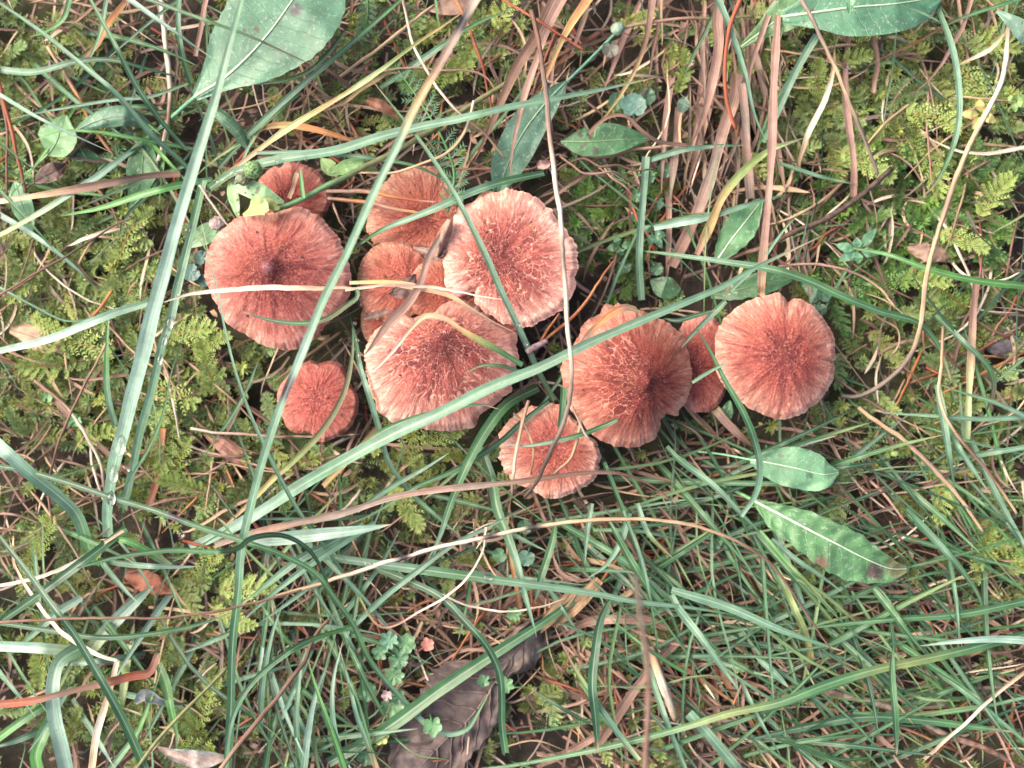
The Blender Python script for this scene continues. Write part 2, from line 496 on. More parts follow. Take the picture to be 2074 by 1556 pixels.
    par = np.concatenate([[[1, 0, 0]], np.stack([CT, ST, RR], -1).reshape(-1, 3)] + [np.stack([ct, st, 1 + 0 * ct], -1)] * 3)
    base_pt = np.array([ctr[0], ctr[1], 0.0])
    root = empty('mushroom', Vector(base_pt))
    tag(root, label, 'mushroom', 'red scaly mushrooms in the moss')
    put('cap', V, q, t, M_CAP, col, par, root, base_pt)
    # gills: corrugated ring under the cap
    ng, nrad = 160, 6
    tg = np.linspace(0, 2 * np.pi, ng * 2, endpoint=False)
    pick = (np.arange(ng * 2) * na // (ng * 2)) % na
    rows = []
    for j in range(nrad):
        f = 0.95 - 0.80 * j / (nrad - 1)
        row = rim[pick].copy()
        row[:, :2] = ctr[:2] + (row[:, :2] - ctr[:2]) * f
        row[:, 2] += -0.0016 + (np.arange(ng * 2) % 2) * -0.0028 * math.sin(math.pi * min(1, 0.15 + j / (nrad - 1)))
        rows.append(row)
    gi = np.arange(ng * 2 * nrad).reshape(nrad, ng * 2); gn = np.roll(gi, -1, axis=1)
    gq = np.stack([gi[:-1], gi[1:], gn[1:], gn[:-1]], -1).reshape(-1, 4)
    gv = np.concatenate(rows)
    put('gills', gv, gq, mat=M_FLESH, col=np.tile((0.42, 0.30, 0.20), (len(gv), 1)), parent=root, origin=base_pt)
    # stem
    hs, ns = 14, 24
    rad = stem * (rx + ry) / 2 * M_PX
    zt = rim[:, 2].mean() - 0.0005
    bend = (P(np.array([cx + umbo[0] * 0.4]), np.array([cy + umbo[1] * 0.4]), np.array([zt]))[0] - base_pt)
    sv, sc_ = [], []
    for j in range(hs):
        f = j / (hs - 1)
        rj = rad * (1.25 - 0.45 * f + 0.35 * max(0, f - 0.8) * 3)
        for a in np.linspace(0, 2 * np.pi, ns, endpoint=False):
            sv.append(base_pt + np.array([bend[0] * f + rj * math.cos(a), bend[1] * f + rj * math.sin(a), -0.004 + (zt + 0.004) * f]))
            sc_.append(np.array((0.52, 0.30, 0.22)) * (0.8 + 0.3 * random.random()))
    si = np.arange(hs * ns).reshape(hs, ns); sn = np.roll(si, -1, axis=1)
    sq = np.stack([si[:-1], sn[:-1], sn[1:], si[1:]], -1).reshape(-1, 4)
    put('stem', np.array(sv), sq, mat=M_FLESH, col=np.array(sc_), parent=root, origin=base_pt)
    return root

ORANGE = (0.98, 1.04, 0.92)
mushroom('round felty red cap with a violet bump, crossed by one thin pale straw', 564, 562, 149, 146, 35.0, 9.5, 11, umbo=(-26, -22), uh=3.6, uw=0.16, tip=(0.26, 0.115, 0.135),
         crack=0.2, tilt=(0.6, -1.2), ragged=0.015, pale=0.55, dr=0.36, outline=((606,419),(647,439),(688,488),(709,550),(709,599),(688,632),(656,661),(639,689),(590,710),(541,702),(492,673),(455,652),(438,611),(416,566),(416,534),(426,493),(451,464),(475,443),(541,431),(578,423)))
mushroom('smallest cap, felty with notched edge, below the round red cap', 645, 812, 80, 83, 19.0, 3.2, 23, umbo=(-8, -4), uh=0.4, uw=0.3, dip=0.6, crack=0.0, big=False,
         lobes=0.05, wave=0.8, ragged=0.010, pale=0.28, dark=0.35, outline=((631,730),(641,733),(647,739),(654,733),(688,735),(701,755),(709,780),(725,800),(725,833),(709,866),(680,886),(647,896),(631,878),(619,876),(598,878),(578,862),(574,848),(565,833),(561,796),(582,763),(606,739)))
mushroom('small shaded cap behind the hairy green stem', 592, 400, 76, 72, 17.0, 3.5, 31, umbo=(-12, 12), uh=-1.2, uw=0.3, dip=1.2, big=False, pale=0.5, hue=(0.92, 0.9, 0.9))
mushroom('orange cap with a sunken middle, under the yarrow leaf and two needles', 838, 427, 92, 90, 18.0, 2.2, 41, umbo=(34, 26), uh=-0.8, uw=0.35, dip=1.8, lobes=0.06, wave=1.5, ragged=0.022, pale=0.62, hue=ORANGE, dark=0.45, outline=((800,346),(786,364),(768,379),(763,400),(753,417),(746,438),(743,466),(751,489),(769,505),(800,515),(850,520),(900,500),(925,460),(925,400),(915,370),(890,345),(863,336),(835,340)))
mushroom('orange cap with withered leaf scraps, beside the grey grass blade', 800, 572, 80, 84, 21.5, 3.2, 43, umbo=(22, -8), uh=0.6, dip=0.8, big=False, pale=0.52, hue=ORANGE, lobes=0.05, dark=0.2)
mushroom('hidden orange cap wedged beneath the split pink cap', 893, 590, 72, 66, 23.0, 2.6, 47, umbo=(10, -6), uh=0.4, big=False, pale=0.45, hue=ORANGE, dark=0.2)
mushroom('mostly hidden orange cap peeping out beside the broad cracked cap', 778, 652, 48, 58, 14.5, 2.0, 53, uh=0.3, big=False, pale=0.7, hue=ORANGE, dark=0.1)
mushroom('dark red cap lobe under the split pink cap, behind the broad cracked cap', 985, 655, 70, 58, 24.5, 3.0, 57, umbo=(-20, -10), uh=0.3, big=False, pale=0.55, hue=(0.92, 0.86, 0.86), dark=0.5, ragged=0.03)
mushroom('pink cracked cap with a deep split in its edge, crossed by a green blade', 1034, 523, 137, 138, 33.5, 4.0, 61, umbo=(-22, 4), uh=0.9, uw=0.16, dip=2.6, crack=0.95,
         tilt=(0.2, 0.8), notches=((2.38, 0.11, 0.13),), lobes=0.03, ragged=0.021, pale=1.1, hue=(1.05, 1.06, 1.06), dark=0.55, outline=((988,385),(1011,388),(1030,382),(1054,386),(1073,395),(1091,404),(1105,413),(1121,435),(1139,458),(1156,478),(1167,498),(1169,521),(1172,541),(1167,563),(1164,589),(1152,608),(1135,628),(1115,640),(1082,659),(1061,663),(1033,661),(992,636),(964,619),(952,597),(930,604),(906,587),(900,550),(897,501),(910,456),(930,423),(967,402),(984,386)))
mushroom('broad cracked cap in the middle, crossed by a bent pale straw', 888, 746, 157, 124, 34.0, 11.0, 71, umbo=(2, -56), uh=2.0, uw=0.2, crack=1.0,
         tilt=(0.0, -1.6), lobes=0.035, ragged=0.019, pale=1.02, dark=0.6, outline=((1045,681),(1049,714),(1041,747),(1031,796),(1000,821),(971,841),(959,866),(914,871),(865,870),(828,866),(787,849),(762,825),(750,788),(741,739),(741,693),(762,665),(799,644),(815,636),(836,643),(869,640),(883,628),(897,616),(930,609),(967,620),(1008,652)))
mushroom('pale cap with thin straws lying over it, lowest of the mushrooms', 1115, 911, 103, 95, 21.0, 2.6, 83, umbo=(16, -4), uh=-0.3, uw=0.3, dip=1.0, lobes=0.05, ragged=0.022,
         notches=((-1.15, 0.06, 0.1),), pale=0.85, hue=(1.02, 1.08, 1.02), dark=0.2, outline=((1071,822),(1095,825),(1115,815),(1132,819),(1159,846),(1189,883),(1203,890),(1217,930),(1213,950),(1206,967),(1179,987),(1159,1001),(1122,1009),(1088,1001),(1071,987),(1048,981),(1021,950),(1014,939),(1011,923),(1014,913),(1012,883),(1027,852),(1048,836)))
mushroom('half hidden dark cap between the conical cap and the lone round cap', 1420, 736, 62, 100, 15.0, 3.0, 89, uh=0.4, big=False, pale=0.45, hue=(0.9, 0.84, 0.86), dark=0.4, umbo=(-10, 10))
mushroom('dark conical cap with a folded notch in its lower edge', 1268, 772, 131, 134, 39.0, 17.0, 97, umbo=(46, 0), uh=3.4, uw=0.15, crack=0.95, crack_side=math.pi - 0.1,
         notches=((0.86, 0.05, 0.20),), ragged=0.017, lobes=0.03, pale=0.80, hue=(0.90, 0.80, 0.74), tilt=(0.5, -0.5), dark=0.85, dr=0.46, outline=((1224,618),(1233,615),(1242,626),(1249,614),(1264,617),(1302,633),(1346,647),(1367,663),(1380,675),(1393,697),(1398,725),(1400,756),(1398,791),(1391,808),(1377,831),(1370,846),(1360,850),(1349,845),(1337,830),(1340,852),(1341,868),(1325,890),(1297,903),(1270,907),(1240,902),(1212,890),(1195,880),(1176,852),(1158,831),(1150,807),(1141,791),(1137,765),(1137,749),(1150,715),(1172,683),(1176,661),(1189,645),(1214,640)))
mushroom('lone round cap with two nicks in its rim, beside the bare moss', 1571, 722, 122, 127, 33.5, 9.5, 103, umbo=(26, -2), uh=0.9, uw=0.14, dip=2.2, crack=0.12,
         ragged=0.015, lobes=0.025, pale=0.84, hue=(0.97, 0.93, 0.88), dark=0.85, dr=0.42, outline=((1576,594),(1591,604),(1598,619),(1604,602),(1624,606),(1644,620),(1664,640),(1678,663),(1688,684),(1693,714),(1692,730),(1680,734),(1693,741),(1688,765),(1668,802),(1644,825),(1607,846),(1570,849),(1536,836),(1502,815),(1469,785),(1448,731),(1448,701),(1458,660),(1482,630),(1509,613),(1543,599)))

# ---------------------------------------------------------------- strips and tubes
TOPS = []                                     # (px, py, z) of traced blades, for the dew

def spline(pts, n):
    pts = np.asarray(pts, float)
    if len(pts) == 2:
        t = np.linspace(0, 1, n)[:, None]
        return pts[0] * (1 - t) + pts[1] * t, t[:, 0]
    p = np.vstack([2 * pts[0] - pts[1], pts, 2 * pts[-1] - pts[-2]])
    seg = np.linalg.norm(np.diff(pts, axis=0), axis=1)
    cum = np.concatenate([[0], np.cumsum(seg)]) / seg.sum()
    t = np.linspace(0, 1, n)
    i = np.clip(np.searchsorted(cum, t, 'right') - 1, 0, len(pts) - 2)
    f = ((t - cum[i]) / np.maximum(cum[i + 1] - cum[i], 1e-9))[:, None]
    a, b, c, d = p[i], p[i + 1], p[i + 2], p[i + 3]
    l0 = np.linalg.norm(b - a, axis=1)[:, None]; l1 = np.linalg.norm(c - b, axis=1)[:, None]; l2 = np.linalg.norm(d - c, axis=1)[:, None]
    m1 = ((c - b) / l1 + (b - a) / np.maximum(l0, 1e-9)) * 0.5 * l1
    m2 = ((c - b) / l1 + (d - c) / np.maximum(l2, 1e-9)) * 0.5 * l1
    f2, f3 = f * f, f * f * f
    return (2 * f3 - 3 * f2 + 1) * b + (f3 - 2 * f2 + f) * m1 + (-2 * f3 + 3 * f2) * c + (f3 - f2) * m2, t

def stops(keys, t, jit=0.08, seed=0):
    # 'k' marks a short dark joint on top of the colour gradient
    body = [k for k in keys if k != 'k'] or ['k']
    m = len(keys)
    xs = [i / max(m - 1, 1) for i, k in enumerate(keys) if k != 'k'] or [0]
    c = np.array([PAL[k] for k in body])
    out = np.stack([np.interp(t, xs, c[:, i]) for i in range(3)], -1)
    out = out * (1 + jit * 2 * (rng.random() - 0.5))
    if len(body) != m:
        for i, k in enumerate(keys):
            if k == 'k':
                w = np.exp(-((t - i / (m - 1)) / 0.014) ** 4)[:, None]
                out = out * (1 - w) + np.array(PAL['k']) * w
    return out

def prof(t, tip):
    if tip == 'n': return np.ones_like(t)
    if tip == 'b':
        return np.clip(1 - np.abs(2 * t - 1) ** 2.6, 0, 1) ** 0.8 + 0.02
    tt = t if tip == 'e' else 1 - t
    return np.clip(1 - tt ** 2.4, 0, 1) ** 0.85 * (0.72 + 0.28 * smooth(0, 0.25, tt)) + 0.02

def path(pts, zs, over=False, n=None, wob=1.0):
    """photo points + heights in mm -> px (n,2), z (n) metres, draped over or kept under the caps"""
    xy, t = spline(pts, n)
    z = np.interp(t, np.linspace(0, 1, len(zs)), zs) / 1000 if len(zs) > 1 else np.full(n, zs[0] / 1000)
    z = z + (vnoise(t * 6 + rng.random() * 99, t * 0) - 0.5) * 0.0016 * wob
    h = hm_get(xy[:, 0], xy[:, 1])
    for o in (6, -6):
        h = np.maximum(h, np.maximum(hm_get(xy[:, 0] + o, xy[:, 1]), hm_get(xy[:, 0], xy[:, 1] + o)))
    on = h > -0.5
    if over:
        need = np.where(on, h + 0.0014, z)
        z = np.maximum(z, need)
        for _ in range(2):
            zp = np.pad(z, 2, mode='edge')
            z = np.maximum((zp[:-4] + zp[1:-3] + zp[2:-2] + zp[3:-1] + zp[4:]) / 5, need)
    else:
        z = np.where(on, np.minimum(z, np.maximum(h - 0.005, 0.002)), z)
    return xy, z, t

def ribbon(W, wid, t, col, fold=0.35, roll=None, lenmm=None, cross=5, rnd=None):
    """W (n,3) world centre line, wid half width (n) metres"""
    n = len(W)
    T = np.gradient(W, axis=0); T /= np.linalg.norm(T, axis=1)[:, None] + 1e-12
    S = np.cross(T, (0, 0, 1.0)); S /= np.linalg.norm(S, axis=1)[:, None] + 1e-12
    N = np.cross(S, T)
    if roll is not None:
        c, s = np.cos(roll)[:, None], np.sin(roll)[:, None]
        S, N = S * c + N * s, N * c - S * s
    off = np.linspace(-1, 1, cross)
    lift = np.abs(off) ** 1.3
    V = W[:, None, :] + S[:, None, :] * (off[None, :, None] * wid[:, None, None]) + N[:, None, :] * (lift[None, :, None] * wid[:, None, None] * fold)
    d = np.concatenate([[0], np.cumsum(np.linalg.norm(np.diff(W, axis=0), axis=1))]) * 1000
    rnd = rng.random() if rnd is None else rnd
    par = np.stack([np.tile((off + 1) / 2, (n, 1)), np.tile(d[:, None], (1, cross)), np.full((n, cross), rnd)], -1)
    i = np.arange(n * cross).reshape(n, cross)
    q = np.stack([i[:-1, :-1], i[:-1, 1:], i[1:, 1:], i[1:, :-1]], -1).reshape(-1, 4)
    return V.reshape(-1, 3), q, np.repeat(col, cross, 0), par.reshape(-1, 3)

def tube(W, rad, col, sides=6, rnd=None):
    n = len(W)
    T = np.gradient(W, axis=0); T /= np.linalg.norm(T, axis=1)[:, None] + 1e-12
    S = np.cross(T, (0, 0, 1.0)); S /= np.linalg.norm(S, axis=1)[:, None] + 1e-12
    N = np.cross(S, T)
    a = np.linspace(0, 2 * np.pi, sides, endpoint=False)
    rad = np.broadcast_to(rad, (n,))
    V = W[:, None] + S[:, None] * (np.cos(a)[None, :, None] * rad[:, None, None]) + N[:, None] * (np.sin(a)[None, :, None] * rad[:, None, None])
    V = np.concatenate([V.reshape(-1, 3), W[:1], W[-1:]])
    i = np.arange(n * sides).reshape(n, sides); j = np.roll(i, -1, 1)
    q = np.stack([i[:-1], i[1:], j[1:], j[:-1]], -1).reshape(-1, 4)
    t = np.concatenate([np.stack([np.full(sides, n * sides), i[0], j[0]], -1), np.stack([np.full(sides, n * sides + 1), j[-1], i[-1]], -1)])
    d = np.concatenate([[0], np.cumsum(np.linalg.norm(np.diff(W, axis=0), axis=1))]) * 1000
    rnd = rng.random() if rnd is None else rnd
    par = np.stack([np.tile(np.arange(sides) / sides, (n, 1)), np.tile(d[:, None], (1, sides)), np.full((n, sides), rnd)], -1).reshape(-1, 3)
    par = np.concatenate([par, par[:1], par[-1:]])
    c = np.concatenate([np.repeat(col, sides, 0), col[:1], col[-1:]])
    return V, q, t, c, par

KINDS = {
    'G': ('grass_blade', 'grass blade', 'green grass blades', M_BLADE, False),
    'D': ('dry_grass_blade', 'dry grass blade', 'dry grass blades', M_DRY, False),
    'S': ('dry_stalk', 'dry stalk', 'dry grass stalks', M_DRY, True),
    'N': ('pine_needle', 'pine needle', 'fallen pine needles', M_DRY, True),
    'T': ('green_stem', 'plant stem', 'green plant stems', M_PLANT, True),
    'W': ('twig', 'twig', 'fallen twigs', M_WOOD, True),
}
LABELS = {}

def strand(kind, label, pts, w, keys, zs, tip='e', over=False, group=None, fold=0.35, twist=0.25, parent=None, name=None, ext=True):
    nm, cat, grp, mat, is_tube = KINDS[kind]
    pts = [tuple(map(float, p)) for p in pts]
    zs = list(zs)
    if ext and parent is None:
        for end in (0, -1):
            a, b = (pts[0], pts[1]) if end == 0 else (pts[-1], pts[-2])
            if a[0] < 8 or a[1] < 8 or a[0] > PXW - 8 or a[1] > PXH - 8:
                d = math.hypot(a[0] - b[0], a[1] - b[1]) + 1e-6
                q = (a[0] + (a[0] - b[0]) / d * 130, a[1] + (a[1] - b[1]) / d * 130)
                z = max(3, zs[end] - 8)
                L = sum(math.dist(pts[i], pts[i + 1]) for i in range(len(pts) - 1))
                m = max(1, int(round(130 / max(L, 1) * max(len(zs) - 1, 1))))
                if len(zs) == 1: zs = zs * 2
                if end == 0: pts.insert(0, q); zs = [z] * m + zs
                else: pts.append(q); zs = zs + [z] * m
    L = sum(math.dist(pts[i], pts[i + 1]) for i in range(len(pts) - 1))
    n = int(np.clip(L / 9, 10, 110))
    xy, z, t = path(pts, zs, over, n)
    if kind in 'SDN' and w < 12:
        sd = int(L * 7) % 997
        for ax in (0, 1):
            xy[:, ax] += (vnoise(t * L / 45, t * 0 + ax * 9, seed=sd) - 0.5) * 3.0 + (vnoise(t * L / 16, t * 0 + ax * 5, seed=sd + 1) - 0.5) * 1.5
    W = P(xy[:, 0], xy[:, 1], z)
    scale = M_PX * (CAM_H - z) / CAM_H
    col = stops(keys, t)
    if kind == 'G' and tip in 'esb' and (int(L * 13) % 10) < 6:
        f = smooth(0.90, 0.985, t if tip != 's' else 1 - t)[:, None] * 0.8
        col = col * (1 - f) + np.array(PAL['s']) * f
    if is_tube:
        pr = 0.75 + 0.25 * prof(t, 'e') if tip == 'n' else 0.35 + 0.65 * prof(t, tip)
        knob = 1 + 0.10 * (vnoise(t * L / 14, t * 0, seed=int(L)) - 0.5) * (3 if kind == 'W' else 2.2)
        v, q, tr, c, p = tube(W, w / 2 * scale * pr * knob, col, 8 if kind in 'WT' else 6)
    else:
        roll = (vnoise(t * 2.2 + rng.random() * 99, t * 0) - 0.5) * 2 * twist
        v, q, c, p = ribbon(W, w / 2 * scale * prof(t, tip) * (1 + 0.16 * (vnoise(t * L / 60, t * 0, seed=int(L) + 3) - 0.5) * (3 if kind == 'D' else 1)), t, col, fold, roll, cross=5)
        tr = None
    if over or zs[0] > 8: TOPS.append(np.stack([xy[:, 0], xy[:, 1], z], -1))
    origin = W[0] if z[0] <= z[-1] else W[-1]
    if parent is not None:
        return put(name or nm, v, q, tr, mat, c, p, parent, np.array(parent.location))
    o = put(name or nm, v, q, tr, mat, c, p, None, origin)
    if '*' in label:
        dx_, dy_ = abs(xy[-1, 0] - xy[0, 0]), xy[0, 1] - xy[-1, 1]
        way = 'level' if abs(dy_) < 0.4 * dx_ else 'upright' if dx_ < 0.4 * abs(dy_) else 'rising' if (xy[-1, 0] - xy[0, 0]) * dy_ > 0 else 'falling'
        look = ('long' if L > 290 else 'short') + ' ' + way + ' ' + COLW.get(keys[len(keys) // 2], '') + ' ' + label.replace('*', '')
        label = place_label(look, xy[len(xy) // 2, 0], xy[len(xy) // 2, 1])
    tag(o, label, cat, group or grp)
    return o
COLW = {'G': 'greyish', 'P': 'pale', 'g': 'green', 'd': 'dark green', 'B': 'bright green', 'y': 'yellowing', 'Y': 'yellow', 's': 'straw', 'w': 'bleached', 'p': 'pinkish', 'b': 'brown', 'r': 'red', 'o': 'orange', 'e': 'dull'}

MARKS = [(564, 562, 'the round red cap'), (645, 812, 'the smallest cap'), (838, 427, 'the orange cap'), (1034, 523, 'the split pink cap'), (888, 746, 'the broad cracked cap'), (1115, 911, 'the lowest cap'),
         (1268, 772, 'the conical cap'), (1571, 722, 'the lone round cap'), (530, 90, 'the big grey leaf'), (1740, 30, 'the big smooth leaf'), (125, 270, 'the round pale leaf'), (1610, 948, 'the oval pale leaf'), (1695, 1100, 'the wavy leaf'),
         (950, 1420, 'the dry purple leaf'), (1500, 460, 'the serrated leaf'), (1220, 285, 'the arrow leaf'), (1060, 270, 'the narrow leaf'), (800, 1340, 'the parsley sprig'), (2030, 692, 'the dark stone'), (1712, 419, 'the dark twig'), (1846, 1450, 'the grey twig'),
         (463, 912, 'the pinkish leaf'), (105, 350, 'the brown oval leaf'), (85, 685, 'the leaf scrap'), (1310, 1380, 'the blurred stalk'), (1740, 505, 'the clover sprig'), (1988, 232, 'the yellow leaf star'), (2055, 50, 'the fuzzy leaf'),
         (222, 1040, 'the wet blade foot'), (475, 1300, 'the jointed stem'), (130, 1420, 'the folded blade'), (240, 1340, 'the bleached straw'), (860, 250, 'the yarrow leaf'), (1250, 60, 'the fuzzy bud'), (1470, 150, 'the dead bundle'),
         (360, 660, 'the wet blades'), (2030, 310, 'the straw arc'), (650, 1062, 'the pale sharp tip'), (1960, 800, 'the dry strip'), (1100, 690, 'the needle sheath'), (1300, 480, 'the upright blade'), (335, 1520, 'the white leaf')]

def where(x, y):
    d = sorted(((x - a) ** 2 + (y - b) ** 2, c) for a, b, c in MARKS)
    return d[0][1], d[1][1]
USED = {}
def place_label(look, x, y):
    a, b_ = where(x, y)
    return '%s near %s, towards %s' % (look, a, b_)
